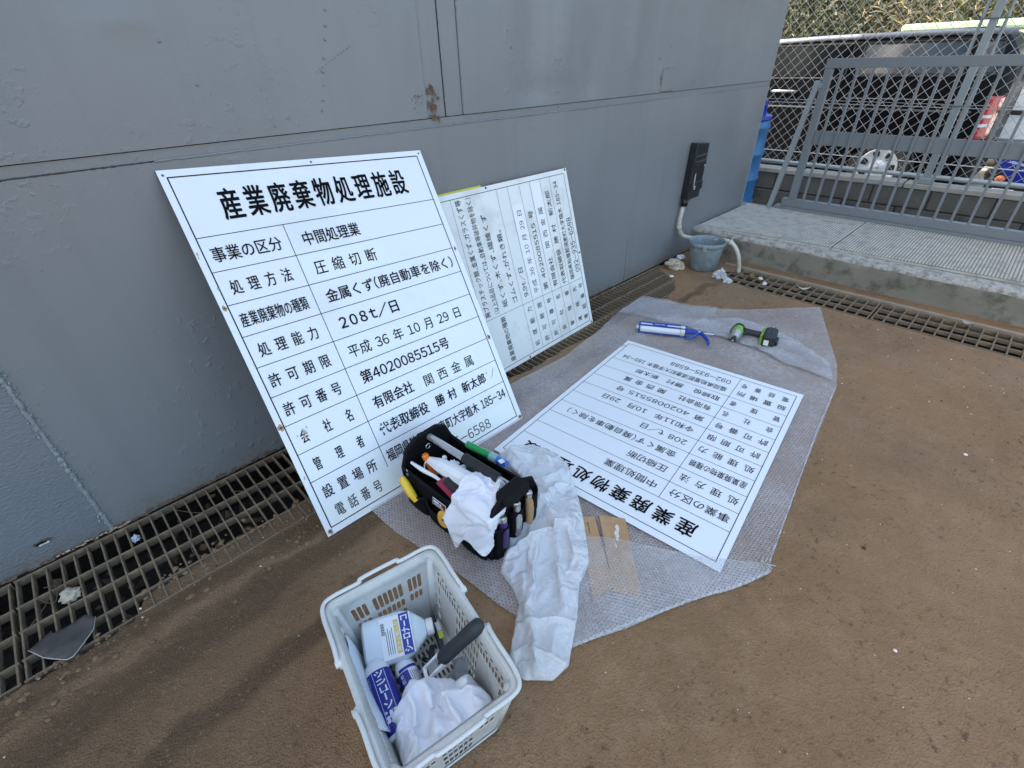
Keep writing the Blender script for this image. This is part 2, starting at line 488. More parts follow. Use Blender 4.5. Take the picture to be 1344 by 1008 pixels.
# ------------------------------------------------------------------ ground
def E(x):
    """edge of the dirt that creeps over the drain beside the wall"""
    k = ((-3, -.44), (-.5, -.44), (-.27, -.43), (-.23, -.35), (0, -.335), (.2, -.322), (.35, -.33), (1.2, -.29), (2.1, -.32), (2.75, -.35), (2.95, -.30), (3.08, -.20), (3.15, -.02), (3.25, -.01))
    for (a, b), (c, d) in zip(k, k[1:]):
        if x <= c: v = b+(d-b)*max(0, (x-a))/(c-a); break
    else: v = k[-1][1]
    return v + .022*noise.noise((x*9, 1.3, 0)) + .010*noise.noise((x*34, 7.1, 0))

def ground_z(x, y):
    z = 0.0016*noise.noise((x*7, y*7, 0)) + .0009*noise.noise((x*23, y*23, 3))
    d = y + .44
    if d > -.5:                                        # caked mud swells towards the drain
        k = max(0, 1-abs(d+.07)/.16)
        z += k*(.004+.009*noise.noise((x*6, y*11, 5)) + .006*noise.noise((x*26, y*40, 5)) + .003*noise.noise((x*70, y*80, 5)))
    k = max(0, 1-abs(y+.61-.06*x)/.12)*max(0, min(1, (.9-x)/.5)); z -= .004*k
    k = max(0, 1-abs(y+.835-.12*x)/.09)*max(0, min(1, (.5-x)/.3)); z -= .005*k
    return z

mb = MB(); NX, NY = 300, 190
xs = [-1.6 + 4.85*(i/NX) for i in range(NX+1)]
idx = {}
ysv = [(-3.2 + 2.65*(j/NY)**.8) for j in range(NY+1)]
for j in range(NY+1+22):
    for i in range(NX+1):
        x = xs[i]
        if j <= NY: y = ysv[j]; z = ground_z(x, y)
        else:
            t = (j-NY)/22; e = E(x); y = -.55 + (e+.55)*t; z = ground_z(x, y)
            if y > -.44: z += (-.0035 if x > -.3 and x < .9 else .001) - (.0)
            if j == NY+21: z -= .002
            if j == NY+22: z = -.03
        mb.v.append((x, y, z))
W_ = NX+1
for j in range(NY+22):
    for i in range(NX):
        a = j*W_+i
        mb.f.append([a, a+1, a+W_+1, a+W_]); mb.mi.append(0)
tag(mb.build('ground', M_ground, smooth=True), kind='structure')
# the rest of the yard, out to the horizon
mb = MB()
def quad(mb, x0, y0, x1, y1, z): mb.add([(x0,y0,z),(x1,y0,z),(x1,y1,z),(x0,y1,z)], [(0,1,2,3)])
quad(mb, -80, -80, 3.25, -3.2, 0); quad(mb, -80, -3.2, -1.6, -.45, 0); quad(mb, 3.565, -80, 4.72, .0, -.002); quad(mb, 3.25, -80, 3.565, -3.2, 0)
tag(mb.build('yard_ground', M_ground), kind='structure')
M_far = mat('sunlit_concrete_ground', (.36, .34, .30), .9, var=.15, vscale=1.5, bump=.4, bscale=40, dirt=(.24, .22, .19), dscale=.8)
mb = MB(); quad(mb, 4.72, -80, 120, 90, -.105); quad(mb, -80, 3.4, 4.72, 90, -.105)
tag(mb.build('road', M_far), kind='structure')
# drain channel under the gratings
mb = MB()
def chan(x0, y0, x1, y1):
    z0 = -.16
    mb.add([(x0,y0,z0),(x1,y0,z0),(x1,y1,z0),(x0,y1,z0)], [(0,1,2,3)])
    mb.add([(x0,y1,z0),(x1,y1,z0),(x1,y1,0),(x0,y1,0)], [(0,1,2,3)])
chan(-1.6, -.46, 3.57, .004)
mb.add([(-1.6,-.47,-.16),(3.25,-.47,-.16),(3.25,-.47,-.01),(-1.6,-.47,-.01)], [(3,2,1,0)])
quad(mb, 3.24, -3.2, 3.57, -.46, -.16)
mb.add([(3.245,-3.2,-.16),(3.245,-.47,-.16),(3.245,-.47,-.004),(3.245,-3.2,-.004)], [(0,1,2,3)])
mb.add([(3.568,-3.2,-.16),(3.568,0,-.16),(3.568,0,-.004),(3.568,-3.2,-.004)], [(0,1,2,3)])
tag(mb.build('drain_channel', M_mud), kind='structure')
# lumps of mud and dead leaves lying in the channel
mb = MB(); rnd = random.Random(7)
for i in range(520):
    if rnd.random() < .75: x = rnd.uniform(-.7, 3.4); y = rnd.uniform(-.42, -.03)
    else: x = rnd.uniform(3.27, 3.55); y = rnd.uniform(-2.6, -.45)
    r = rnd.uniform(.008, .038); z = -.155+rnd.uniform(0, .12)**1.0
    a = rnd.uniform(0, 6.3); q = Matrix.Translation((x, y, z)) @ Matrix.Rotation(a, 4, Vector((rnd.random(), rnd.random(), rnd.random())).normalized())
    mb.add([q @ Vector(p) for p in ((r,0,0),(0,r*.8,.2*r),(-r,0,0),(0,-r*.7,.1*r),(0,0,r*.4))], [(0,1,4),(1,2,4),(2,3,4),(3,0,4),(0,3,2,1)])
tag(mb.build('drain_litter', mat('wet_litter', (.10, .064, .036), .8, var=.7, vscale=12)), 'mud clods and dead leaves lying in the drain below the gratings', 'litter', kind='stuff')

# clods packed into some cells of the drain and crumbled along its edge
mb = MB(); rnd = random.Random(17)
for i in range(420):
    if i < 250: x = rnd.uniform(-.65, 1.3); y = rnd.gauss(-.435, .02) if x < -.24 else rnd.gauss(-.34, .025); z = rnd.uniform(-.012, .002)
    elif i < 330: x = rnd.uniform(-.6, 2.9); y = rnd.uniform(-.33, -.03); z = rnd.uniform(-.05, -.02)
    else: x = rnd.uniform(-.7, .9); y = rnd.gauss(-.50, .04); z = .003
    if noise.noise((x*5, y*5, 3)) < -.1 and i < 330: continue
    r = rnd.uniform(.003, .012)*(1.6 if 250 <= i < 330 else 1)
    q = Matrix.Translation((x, y, z)) @ Matrix.Rotation(rnd.uniform(0, 6), 4, 'Z')
    n_ = 6; ring = [(r*rnd.uniform(.7, 1.3)*math.cos(a), r*rnd.uniform(.6, 1.1)*math.sin(a), 0) for a in [k*math.pi/3 for k in range(n_)]]
    top = [(p[0]*.55, p[1]*.55, r*rnd.uniform(.35, .6)) for p in ring]
    mb.add([q @ Vector(p) for p in ring+top], [(k, (k+1) % n_, n_+(k+1) % n_, n_+k) for k in range(n_)]+[tuple(range(n_, 2*n_))])
tag(mb.build('mud_clods', mat('dried_mud_clod', (.20, .125, .066), .95, var=.45, vscale=25, bump=.8, bscale=200), smooth=True), 'dried mud clods crumbled along and inside the drain beside the wall', 'mud', kind='stuff')

# dirt strip under the bucket corner between the two drains
def corner_z(x, y): return .003+.004*noise.noise((x*11, y*11, 2))
def rag(pts, k=.01, st=.04, sd=0):
    o = []
    for i, p in enumerate(pts):
        q = pts[(i+1) % len(pts)]; a = Vector(p); b = Vector(q); n_ = max(1, int((b-a).length/st))
        for j in range(n_):
            t = a+(b-a)*j/n_
            o.append((t.x+k*noise.noise((t.x*40, t.y*40, sd)), t.y+k*noise.noise((t.x*40, t.y*40, sd+9))))
    return o
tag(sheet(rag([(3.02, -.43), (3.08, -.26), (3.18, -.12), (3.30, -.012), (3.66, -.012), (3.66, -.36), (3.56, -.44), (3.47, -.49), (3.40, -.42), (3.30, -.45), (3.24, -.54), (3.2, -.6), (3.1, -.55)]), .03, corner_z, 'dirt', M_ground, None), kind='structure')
mb = MB()   # strip of earth between right drain and the step
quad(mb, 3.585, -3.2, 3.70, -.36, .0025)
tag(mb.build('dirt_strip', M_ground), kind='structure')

# ------------------------------------------------------------------ drain gratings
def grate_panel(x0, y0, x1, y1, pitch, cross_along_y, longs, label, group):
    """cross bars at a close pitch, a few long bars; every bar is its own part"""
    t = thing('drain_grating', label, 'grating', ((x0+x1)/2, (y0+y1)/2, 0), 0, group)
    L_ = (x1-x0) if cross_along_y else (y1-y0); Wd = (y1-y0) if cross_along_y else (x1-x0)
    mb = MB(); 
    if cross_along_y: mb.box((-.0026, -Wd/2, -.026), (.0026, Wd/2, -.0012), None, .0008)
    else: mb.box((-Wd/2, -.0038, -.020), (Wd/2, .0038, -.0012), None, .0008)
    n = round((L_-.012)/pitch)+1; pitch = (L_-.012)/(n-1)
    first = None
    for i in range(n):
        c = -L_/2+.006+i*pitch
        if first is None: o = first = mb.build('cross_bar', M_grate, t)
        else: o = link(first.copy(), t)
        o.location = (c, 0, 0) if cross_along_y else (0, c, 0)
        o.rotation_euler = (0, 0, random.uniform(-.008, .008))
    f2 = None
    for k, c in enumerate(longs):
        if f2 is None:
            m2 = MB()
            if cross_along_y: m2.box((-L_/2, -.0032, -.028), (L_/2, .0032, 0), None, .0008)
            else: m2.box((-.0038, -L_/2, -.022), (.0038, L_/2, 0), None, .0008)
            o = f2 = m2.build('long_bar', M_grate, t)
        else: o = link(f2.copy(), t)
        o.location = (0, c-(y0+y1)/2, 0) if cross_along_y else (c-(x0+x1)/2, 0, 0)
    return t
lab = {-1.524: 'rusty drain grating at the far left edge, cut off by the frame',
       -.520: 'muddy drain grating below the rust hole with a grey plastic shard on its corner',
       .484: 'drain grating hidden mostly behind the large leaning white sign',
       1.488: 'drain grating under the sideways leaning sign and the edge of the bubble wrap',
       2.492: 'drain grating along the wall left of the blue grey bucket'}
for x0, lb in lab.items():
    grate_panel(x0+.002, -.425, x0+(1.0 if x0 < 2.4 else .74), -.006, .0372, True, (-.010, -.133, -.237, -.345, -.42), lb, 'drain gratings along the steel wall')
for y1, lb in ((-.40, 'square mesh drain grating at the step foot nearest the bucket'), (-1.388, 'square mesh drain grating at the foot of the step, cut by the right frame edge'), (-2.376, 'square mesh drain grating at the foot of the step beyond the right frame edge')):
    grate_panel(3.262, y1-.98, 3.556, y1, .0615, False, (3.268, 3.362, 3.456, 3.550), lb, 'drain gratings at the foot of the concrete step')
mb = MB(); mb.box((3.566, -3.2, -.05), (3.586, -.36, .011), None, .002)
tag(mb.build('drain_edge_kerb', mat('muddy_concrete_edge', (.3, .24, .175), .9, var=.3, vscale=18, bump=.7, bscale=80)), kind='structure')

# ------------------------------------------------------------------ steel wall
wall = thing('steel_wall', 'tall grey painted steel plate wall with weld seams, behind the leaning signs', 'wall', (1.5, 0, 0))
def dent(x, z):
    d = .004*noise.noise((x*1.6, z*1.6, 0))
    for (cx_, cz, rx, rz_, a) in ((2.05, 1.42, .16, .3, -.016), (2.28, 1.30, .09, .25, .012), (1.85, 1.36, .1, .3, .010), (2.62, 1.36, .07, .2, -.012), (2.8, 1.45, .08, .25, .010), (3.3, 1.3, .15, .25, -.008), (3.75, 1.35, .2, .3, .008), (.36, 1.43, .07, .03, -.006), (.30, 1.46, .09, .02, .005), (1.15, 1.38, .08, .2, -.008), (1.95, 1.19, .3, .06, .007)):
        k = ((x-cx_)/rx)**2+((z-cz)/rz_)**2
        if k < 4: d += a*math.exp(-k*1.6)
    return d
def panel(name, x0, x1, z0, z1, y, matl, dents, step=.03, edge=True):
    mb = MB(); nx = max(2, int((x1-x0)/step)); nz_ = max(2, int(min(z1-z0, 1.0)/step)); 
    zz = [z0+(min(z1, z0+1.0)-z0)*j/nz_ for j in range(nz_+1)]
    if z1 > z0+1.0: zz.append(z1)
    for z in zz:
        for i in range(nx+1):
            x = x0+(x1-x0)*i/nx
            e = min(1, min(x-x0, x1-x, z-z0)/.06)
            mb.v.append((x, y+(dent(x, z)*e*dents), z))
    Wn = nx+1
    for j in range(len(zz)-1):
        for i in range(nx):
            a = j*Wn+i; mb.f.append([a, a+1, a+Wn+1, a+Wn]); mb.mi.append(0)
    # thickness round the rim
    r = [(x0, y, z0), (x1, y, z0), (x1, y, z1), (x0, y, z1)]
    b = [(p[0], .03, p[2]) for p in r]
    mb.add(r+b, [(1, 0, 4, 5), (2, 1, 5, 6), (3, 2, 6, 7), (0, 3, 7, 4)])
    return mb.build(name, matl, wall, world=True, smooth=True, angle=30)
panel('lower_plate', -8, -.252, 0.006, 1.101, .0, M_wall_rip, .35, .06)
panel('lower_plate', -.248, 2.772, .004, 1.101, 0, M_wall, .6)
panel('lower_plate', 2.776, 4.54, .005, 1.101, 0, M_wall, .6)
panel('middle_strip', -8, 4.54, 1.104, 1.131, .0035, M_wall, 0, .2)
panel('upper_plate', -8, 1.253, 1.134, 6, -.002, M_wall, 1.0, .03)
panel('seam_strip', 1.257, 1.344, 1.134, 6, .004, M_wall, 0, .04)
panel('seam_strip', 1.348, 1.434, 1.134, 6, .003, M_wall, 0, .04)
panel('upper_plate', 1.438, 4.54, 1.134, 6, -.002, M_wall, .9)
mb = MB(); mb.box((-8, .03, 0), (4.538, 3.4, 5.99))
mb.build('wall_body', M_wall, wall, world=True)
mb = MB(); mb.box((4.541, -.004, .19), (4.547, .25, 5.99)); mb.build('end_plate', mat('pale_end_plate', (.3, .31, .32), .5, bump=.3, var=.1), wall, world=True)
# weld beads
def bead(pts, r, lump, name='weld_seam', m_=M_weld, step=.006):
    P_ = []; rs = []
    for a, b in zip(pts, pts[1:]):
        a = Vector(a); b = Vector(b); k = max(2, int((b-a).length/step))
        for j in range(k):
            p = a+(b-a)*j/k; s_ = p.x*90+p.z*90
            P_.append(p+Vector((noise.noise((s_*.4, 1, 0))*lump, 0, noise.noise((s_*.4, 5, 0))*lump))); rs.append(max(.0008, r*(1+.9*noise.noise((s_, 3, 2)))))
    mb = MB(); mb.tube(P_, rs, 6); return mb.build(name, m_, wall, world=True, smooth=True)
bead([(-.25, 0, .01), (-.25, 0, .64), (-.252, 0, 1.1)], .0065, .005, step=.006)
mb = MB(); rnd = random.Random(12)
for k in range(330):      # spattered crust of the vertical weld
    z = .01+1.08*k/330; r = rnd.uniform(.002, .006); x = -.25+rnd.gauss(0, .0065)+.004*noise.noise((z*25, 0, 0))
    q = Matrix.Translation((x, -.002, z)) @ Matrix.Rotation(rnd.uniform(0, 6), 4, 'Y')
    mb.add([q @ Vector(p) for p in ((r, 0, 0), (0, 0, r*rnd.uniform(.5, 1.2)), (-r, 0, 0), (0, 0, -r*.8), (rnd.uniform(-.4, .4)*r, -r*rnd.uniform(.8, 1.6), 0))], [(0, 1, 4), (1, 2, 4), (2, 3, 4), (3, 0, 4)])
mb.build('weld_crust', M_weld, wall, world=True)
bead([(.3, .0, 1.1025), (2.7, .0, 1.1025)], .0035, .002, m_=M_wall)
bead([(-1.2, .001, 1.1025), (.3, .001, 1.1025)], .0020, .001, m_=mat('dark_seam', (.05, .045, .042), .8))
bead([(2.7, .0, 1.1025), (4.5, .0, 1.1025)], .003, .002, m_=M_wall)
bead([(2.774, .001, .3), (2.774, .001, 1.1)], .0022, .002, m_=M_wall)
bead([(1.346, .002, 1.13), (1.346, .002, 1.9)], .002, .0015, m_=mat('dark_seam', (.12, .115, .11), .8))
bead([(1.255, .0, 1.136), (1.255, .0, 1.9)], .0018, .001, m_=M_wall)
bead([(1.436, .0, 1.136), (1.436, .0, 1.9)], .0022, .001, m_=M_wall)
# tack weld dots along a faint line, and small paint drips
mb = MB(); rnd = random.Random(3)
def blob(mb, x, z, r, y=-.002, sq=1.0):
    mt = Matrix.Translation((x, y, z)) @ Matrix.Rotation(R(90), 4, 'X')
    mb.lathe([(r, 0), (r*.9, r*.35), (r*.5, r*.6), (0.0001, r*.7)], 8, mt, squash=sq)
for k, z in enumerate((1.19, 1.22, 1.262, 1.30, 1.335, 1.385, 1.42, 1.46, 1.50)): blob(mb, .83+k*.011+rnd.uniform(-.004, .004), z, rnd.uniform(.003, .006))
for k in range(12): blob(mb, .84+k*.012, 1.30+.006*k, .0022)
for (x, z) in ((.475, 1.28), (.66, 1.16), (.05, 1.33), (2.9, 1.30), (3.0, 1.36), (1.7, 1.42), (1.72, 1.36), (.42, 1.38)): blob(mb, x, z, .005)
mb.build('weld_dots', M_wall, wall, world=True, smooth=True)
# ragged decals of rust: thin flakes standing just proud of the plate
def flakes(spots, name, m_, y=-.0036, seed=0):
    mb = MB(); rnd = random.Random(seed)
    for (x, z, rx, rz_) in spots:
        n_ = 14; vs = [(x, y-.0006, z)]
        for k in range(n_):
            a = 2*math.pi*k/n_; rr = rnd.uniform(.55, 1.15)
            vs.append((x+rx*rr*math.cos(a), y, z+rz_*rr*math.sin(a)))
        mb.add(vs, [(0, k+1, (k+1) % n_+1) for k in range(n_)])
    return mb.build(name, m_, wall, world=True)
rnd = random.Random(11)
sp = [(1.285+rnd.gauss(0, .012), 1.16+rnd.uniform(-.03, .075), rnd.uniform(.003, .012), rnd.uniform(.005, .018)) for _ in range(17)]
flakes(sp, 'rust_patch', M_rust, y=-.0030)
flakes([(1.215+rnd.gauss(0, .02), 1.2+rnd.gauss(0, .018), rnd.uniform(.0015, .004), rnd.uniform(.0015, .004)) for _ in range(26)], 'rust_specks', mat('dark_grime', (.11, .1, .095), .8), y=-.0032)
flakes([(2.935+rnd.gauss(0, .006), 1.14+rnd.uniform(0, .1), .003, .006) for _ in range(10)]+[(2.95+.018*k, 1.255+rnd.gauss(0, .004), .004, .0025) for k in range(8)]+[(2.95+.012*k, 1.137, .005, .003) for k in range(10)], 'patch_outline_rust', M_rust, y=-.0034)
flakes([(-1.2+.016*k+rnd.uniform(-.01, .01), .010+rnd.uniform(-.006, .006), rnd.uniform(.008, .02), rnd.uniform(.003, .008)) for k in range(240)], 'rust_edge', M_rust, y=-.0032, seed=2)
flakes([(-.40+.013*k, .010+rnd.uniform(-.004, .005), rnd.uniform(.004, .012), rnd.uniform(.002, .004)) for k in range(16)], 'pale_rust_edge', M_flake, y=-.0046, seed=5)
# the rusted hole
flakes([(-.410, .084, .024, .010), (-.398, .087, .018, .008)], 'rust_hole_rim', M_rust, y=-.0031, seed=9)
flakes([(-.406, .080, .018, .006)], 'rust_hole_lip', mat('bare_white_metal', (.75, .73, .7), .5), y=-.0042, seed=9)
flakes([(-.410, .0855, .0185, .0065)], 'rust_hole', mat('black_void', (.008, .007, .006), 1), y=-.0050, seed=9)
mb = MB(); mb.box((2.945, -.0045, 1.145), (3.09, -.002, 1.25), None, .001); mb.build('patch_plate', M_wall, wall, world=True)

# ------------------------------------------------------------------ concrete step with checker plates
step = thing('concrete_step', 'weathered grey concrete step below the gate with two ribbed steel plates on top', 'step', (4.2, -1.2, 0))
mb = MB(); ny = 120
prof = [(3.700, -.02), (3.694, .06), (3.688, .13), (3.684, .160), (3.692, .176), (3.708, .184), (3.80, .187), (4.71, .187), (4.71, -.12)]
for j in range(ny+1):
    y = .0-j*(3.6/ny)
    for i, (x, z) in enumerate(prof):
        k = 1 if 0 < i < 6 else .1
        mb.v.append((x+k*.012*noise.noise((y*9, z*12, i*.3))+k*.005*noise.noise((y*40, i, 0)), y, z+k*.006*noise.noise((y*14, 4, i*.2))))
Wn = len(prof)
for j in range(ny):
    for i in range(Wn-1):
        a = j*Wn+i; mb.f.append([a, a+1, a+Wn+1, a+Wn]); mb.mi.append(1 if i in (3, 4, 5) else 0)
mb.build('concrete_slab', [M_conc, M_concw], step, world=True, smooth=True)
mb = MB(); mb.box((4.545, -.01, -.1), (4.71, 1.2, .186)); mb.build('concrete_slab', M_conc, step, world=True)
def checker(y0, y1, xn0, xn1):
    mb = MB(); n_ = int((y1-y0)/.0175)
    L1 = 4.615
    # ribbed top: ridges run away from the yard
    prof = []
    for k in range(n_):
        a = y0+(y1-y0)*k/n_; p = (y1-y0)/n_
        prof += [(a, .1985), (a+p*.30, .1985), (a+p*.42, .2022), (a+p*.80, .2022), (a+p*.92, .1985)]
    prof.append((y1, .1985))
    segs = 46
    for s_ in range(segs+1):
        for (y, z) in prof:
            xa = xn0+(xn1-xn0)*(y-y0)/(y1-y0)
            mb.v.append((xa+(L1-xa)*s_/segs, y, z + .0015*noise.noise((s_*.25, y*3, 0))))
    Wn = len(prof)
    for s_ in range(segs):
        for i in range(Wn-1):
            a = s_*Wn+i; mb.f.append([a, a+Wn, a+Wn+1, a+1]); mb.mi.append(0 if i % 5 in (1, 2, 3) else 1)
    b = [(xn0, y0, .185), (xn1, y1, .185), (L1, y1, .185), (L1, y0, .185)]
    tpt = [(xn0, y0, .1985), (xn1, y1, .1985), (L1, y1, .1985), (L1, y0, .1985)]
    mb.add(b+tpt, [(0, 1, 5, 4), (1, 2, 6, 5), (2, 3, 7, 6), (3, 0, 4, 7)])
    return mb.build('checker_plate', [M_plate, M_groove], step, world=True)
checker(-.955, -.03, 3.795, 3.735)
checker(-2.2, -.963, 3.85, 3.795)
checker(-3.4, -2.206, 3.87, 3.85)

# ------------------------------------------------------------------ gate
gate = thing('steel_gate', 'grey painted sliding gate of vertical bars standing on the concrete step', 'gate', (4.65, -1.2, .19))
GX = 4.655
def gpart(name, *boxes, bev=.002):
    mb = MB()
    for lo, hi in boxes: mb.box(lo, hi, None, bev)
    return mb.build(name, M_gate, gate, world=True)
gpart('top_rail', ((GX-.025, -3.25, 1.208), (GX+.025, -.345, 1.268)))
gpart('gate_post', ((GX-.0245, -.397, .285), (GX+.0245, -.3455, 1.207)))
gpart('gate_post', ((GX-.0245, -3.25, .285), (GX+.0245, -3.20, 1.207)))
gpart('mid_rail', ((GX-.006, -3.20, .700), (GX+.004, -.3975, .800)))
gpart('bottom_rail', ((GX-.03, -3.25, .222), (GX+.025, -.30, .284)))
gpart('base_channel', ((GX-.05, -3.3, .19), (GX+.04, -.255, .2215)))
f0 = None
mb = MB(); mb.box((-.010, -.008, .285), (.010, .008, 1.2075), None, .001)
k = 0; y = -.463
while y > -3.2:
    if f0 is None: o = f0 = mb.build('gate_bar', M_gate, gate)
    else: o = link(f0.copy(), gate)
    o.location = (GX-.020-4.65, y+1.2, -.19)
    y -= .0985; k += 1
mb = MB(); mb.bar((GX-.035, -.215, .20), (GX-.03, -.325, 1.13), .04, .035, 0, .002); mb.bar((GX-.02, -.30, 1.10), (GX-.02, -.36, 1.10), .03, .03)
mb.build('brace', mat('pale_gate_paint', (.25, .27, .28), .45, var=.08), gate, world=True)
tag(gpart('latch_post', ((GX-.035, -1.905, .20), (GX-.03+.02, -1.855, .36))), None)

# ------------------------------------------------------------------ block wall + chain link fence
bw = thing('block_wall', 'low dark concrete block wall with pale cap under the chain link fence', 'wall', (5.58, -1, -.1))
BX = 5.52
mb = MB(); mb.box((BX+.006, -3.4, -.1), (BX+.13, 1.6, .305)); mb.build('mortar', mat('dark_mortar', (.05, .045, .04), .95, bump=.5), bw, world=True)
fb = {}
for r_, (z0, z1) in enumerate(((-.095, .145), (.155, .305))):
    y = 1.58 - (.21 if r_ else 0)
    while y > -3.4:
        key = r_
        if key not in fb:
            mb = MB(); mb.box((-.006, -.207, z0), (.13, .207, z1), None, .005); o = mb.build('block', M_block, bw); fb[key] = o
        else: o = link(fb[key].copy(), bw)
        o.location = (BX-5.58+random.uniform(-.002, .002), y-.21+1, .1)
        y -= .425
mb = MB(); y = 1.6
while y > -3.4:
    mb = MB(); mb.box((BX-.016, y-.85, .308), (BX+.15, y-.004, .352+random.uniform(-.003, .003)), None, .006); mb.build('cap_stone', M_blockcap, bw, world=True); y -= .855

fence = thing('chain_link_fence', 'chain link fence with galvanised pipes on top of the dark block wall', 'fence', (5.6, -1, .35))
FX = 5.6
mb = MB()
d_ = .088; z0, z1 = .40, 2.35; H_ = z1-z0
y = -3.2-H_
k = 0
def wire(mb, a, b, r):
    a = Vector(a); b = Vector(b); t = (b-a).normalized(); u = t.cross(Vector((1, 0, 0))).normalized(); v = Vector((1, 0, 0))
    vs = []
    for p in (a, b):
        for an in (90, 210, 330): vs.append(p+(u*math.cos(R(an))+v*math.sin(R(an)))*r)
    mb.add(vs, [(0, 1, 4, 3), (1, 2, 5, 4), (2, 0, 3, 5)])
W1 = MB()
y = -3.3-H_
while y < 1.6:
    for sgn in (1, -1):
        # a straight diagonal strand clipped to the panel, broken up so it can waver
        ya = y if sgn > 0 else y+H_; yb = y+H_ if sgn > 0 else y
        segs = 14; prev = None
        for s_ in range(segs+1):
            t = s_/segs; yy = ya+(yb-ya)*t; zz = z0+H_*t
            o_ = .006*noise.noise((yy*2.3, zz*2.3, 0)); o2 = .006*noise.noise((yy*2.3, zz*2.3, 7))
            p = Vector((FX+(.0016 if sgn > 0 else -.0016)+.5*o_, yy+o_, zz+o2))
            if prev is not None and -3.3 < yy < 1.6 and -3.3 < prev.y < 1.6: wire(W1, prev, p, .0021)
            prev = p
    y += d_
o = W1.build('wire_mesh', M_wire, fence, world=True, smooth=True); o['kind'] = 'stuff'
def pipe(name, a, b, r, m_=M_galv):
    mb = MB(); mb.tube([a, b], r, 10); return mb.build(name, m_, fence, world=True, smooth=True, angle=50)
pipe('bottom_rail', (FX-.03, -3.3, .405), (FX-.03, 1.6, .405), .019)
pipe('tension_wire', (FX-.01, -3.3, .512), (FX-.01, 1.6, .500), .004, mat('white_tension_wire', (.6, .6, .58), .5))
pipe('tension_wire', (FX-.01, -3.3, .90), (FX-.01, 1.6, .925), .003, M_galv)
pipe('tension_wire', (FX-.01, -3.3, .915), (FX-.01, 1.6, .955), .002, M_galv)
M_post = mat('grey_green_post', (.25, .28, .28), .5, var=.12)
mb = MB(); mb.box((FX-.075, -1.123, .352), (FX-.025, -1.073, 2.6), None, .003); mb.build('fence_post', M_post, fence, world=True)
for yy in (-1.165, -1.025):
    pipe('side_rod', (FX-.03, yy, .40), (FX-.03, yy, 2.6), .011, M_post)
for zz in (.93, 1.48, 2.1):
    mb = MB(); mb.tube([(FX-.085, -1.19, zz), (FX-.085, -1.0, zz), (FX-.012, -1.0, zz), (FX-.012, -1.19, zz)], .005, 6, closed=True); mb.build('clamp', mat('dark_clamp', (.12, .12, .12), .6), fence, world=True)
mb = MB(); mb.box((FX-.085, -1.15, .352), (FX-.02, -1.05, .40), None, .004); mb.build('post_foot', M_post, fence, world=True)

# ------------------------------------------------------------------ black van behind the fence
M_vanp = mat('black_car_paint', (.003, .003, .004), .42, coat=0, spec=.10, var=.1)
M_glass = mat('dark_tinted_glass', (.045, .052, .060), .38, spec=.4)
M_tyre = mat('tyre_rubber', (.055, .048, .04), .8, bump=.4, bscale=120)
M_hub = mat('silver_hubcap', (.72, .73, .75), .3, metal=.35)
M_silver = mat('silver_trim', (.5, .52, .54), .3, metal=.7)
van = thing('parked_van', 'black van with tinted rear window and silver hubcap parked behind the fence', 'van', (7.9, 1, -.105))
VX = 7.0
def xside(z):  # tumblehome of the body side
    if z < .72: return VX + .02*(.72-z)/.6
    if z < .95: return VX + .0*(z-.72)
    return VX + .03*(z-.95) + .10*max(0, (z-.95)/.5)**2
# side outline from rear (y=-1.25) to front (y=3.3) as z-limits
def top_z(y):
    if y < -1.02: return 1.455 - 1.1*((-1.02-y)/.24)**2*.25
    if y < 1.6: return 1.47 - .012*(y+1)
    if y < 2.35: return 1.44-.55*(y-1.6)/.75
    return .89-.12*(y-2.35)
def bot_z(y): return .10
zs_ = [.10, .16, .24, .34, .45, .56, .66, .72, .765, .79, .86, .95, 1.04, 1.10, 1.2, 1.3, 1.38, 1.42, 1.455]
ys_ = [-1.25, -1.235, -1.21, -1.17, -1.1] + [-1.0+.1*i for i in range(43)]
mb = MB()
def vp(y, z, side):
    zt = top_z(y); z = min(z, zt)
    rr = max(0, -1.10-y)/.15                                # rear corner rounding
    rake = max(0, z-.95)*.12
    x = xside(z) + .16*rr*rr
    rt = max(0, (z-(zt-.09))/.09); x += .09*rt*rt
    yy = y + (rake if y < -.9 else 0)
    return (x if side < 0 else 2*7.86-x, yy, z)
for side in (-1, 1):
    b0 = len(mb.v)
    for y in ys_:
        for z in zs_: mb.v.append(vp(y, z, side))
    Wn = len(zs_)
    for i in range(len(ys_)-1):
        for j in range(Wn-1):
            yc = (ys_[i]+ys_[i+1])/2; zc = (zs_[j]+zs_[j+1])/2
            if (yc+.434)**2+(zc-.20)**2 < .335**2 or (yc-2.45)**2+(zc-.20)**2 < .335**2: continue
            a = b0+i*Wn+j
            f = [a, a+1, a+Wn+1, a+Wn]
            if side > 0: f.reverse()
            mb.f.append(f); mb.mi.append(0)
# close roof, rear, front
def loopq(pa, pb):
    mb.add([*pa, *pb], [(i, i+1, len(pa)+i+1, len(pa)+i) for i in range(len(pa)-1)])
loopq([vp(y, 9, -1) for y in ys_], [vp(y, 9, 1) for y in ys_])
loopq([vp(-1.25, z, -1) for z in zs_], [vp(-1.25, z, 1) for z in zs_])
loopq([vp(3.2, z, -1) for z in zs_ if z <= .8], [vp(3.2, z, 1) for z in zs_ if z <= .8])
mb.build('body', M_vanp, van, world=True, smooth=True, angle=40)
mb = MB(); mb.box((7.05, -1.2, .02), (8.7, 3.1, .12)); mb.box((7.28, -.8, .1), (8.5, -.05, .6)); mb.box((7.28, 2.1, .1), (8.5, 2.8, .6)); mb.build('underbody', mat('matt_black', (.01, .01, .01), .9), van, world=True)
M_glass2 = mat('dark_front_glass', (.006, .007, .008), .6, spec=.05)
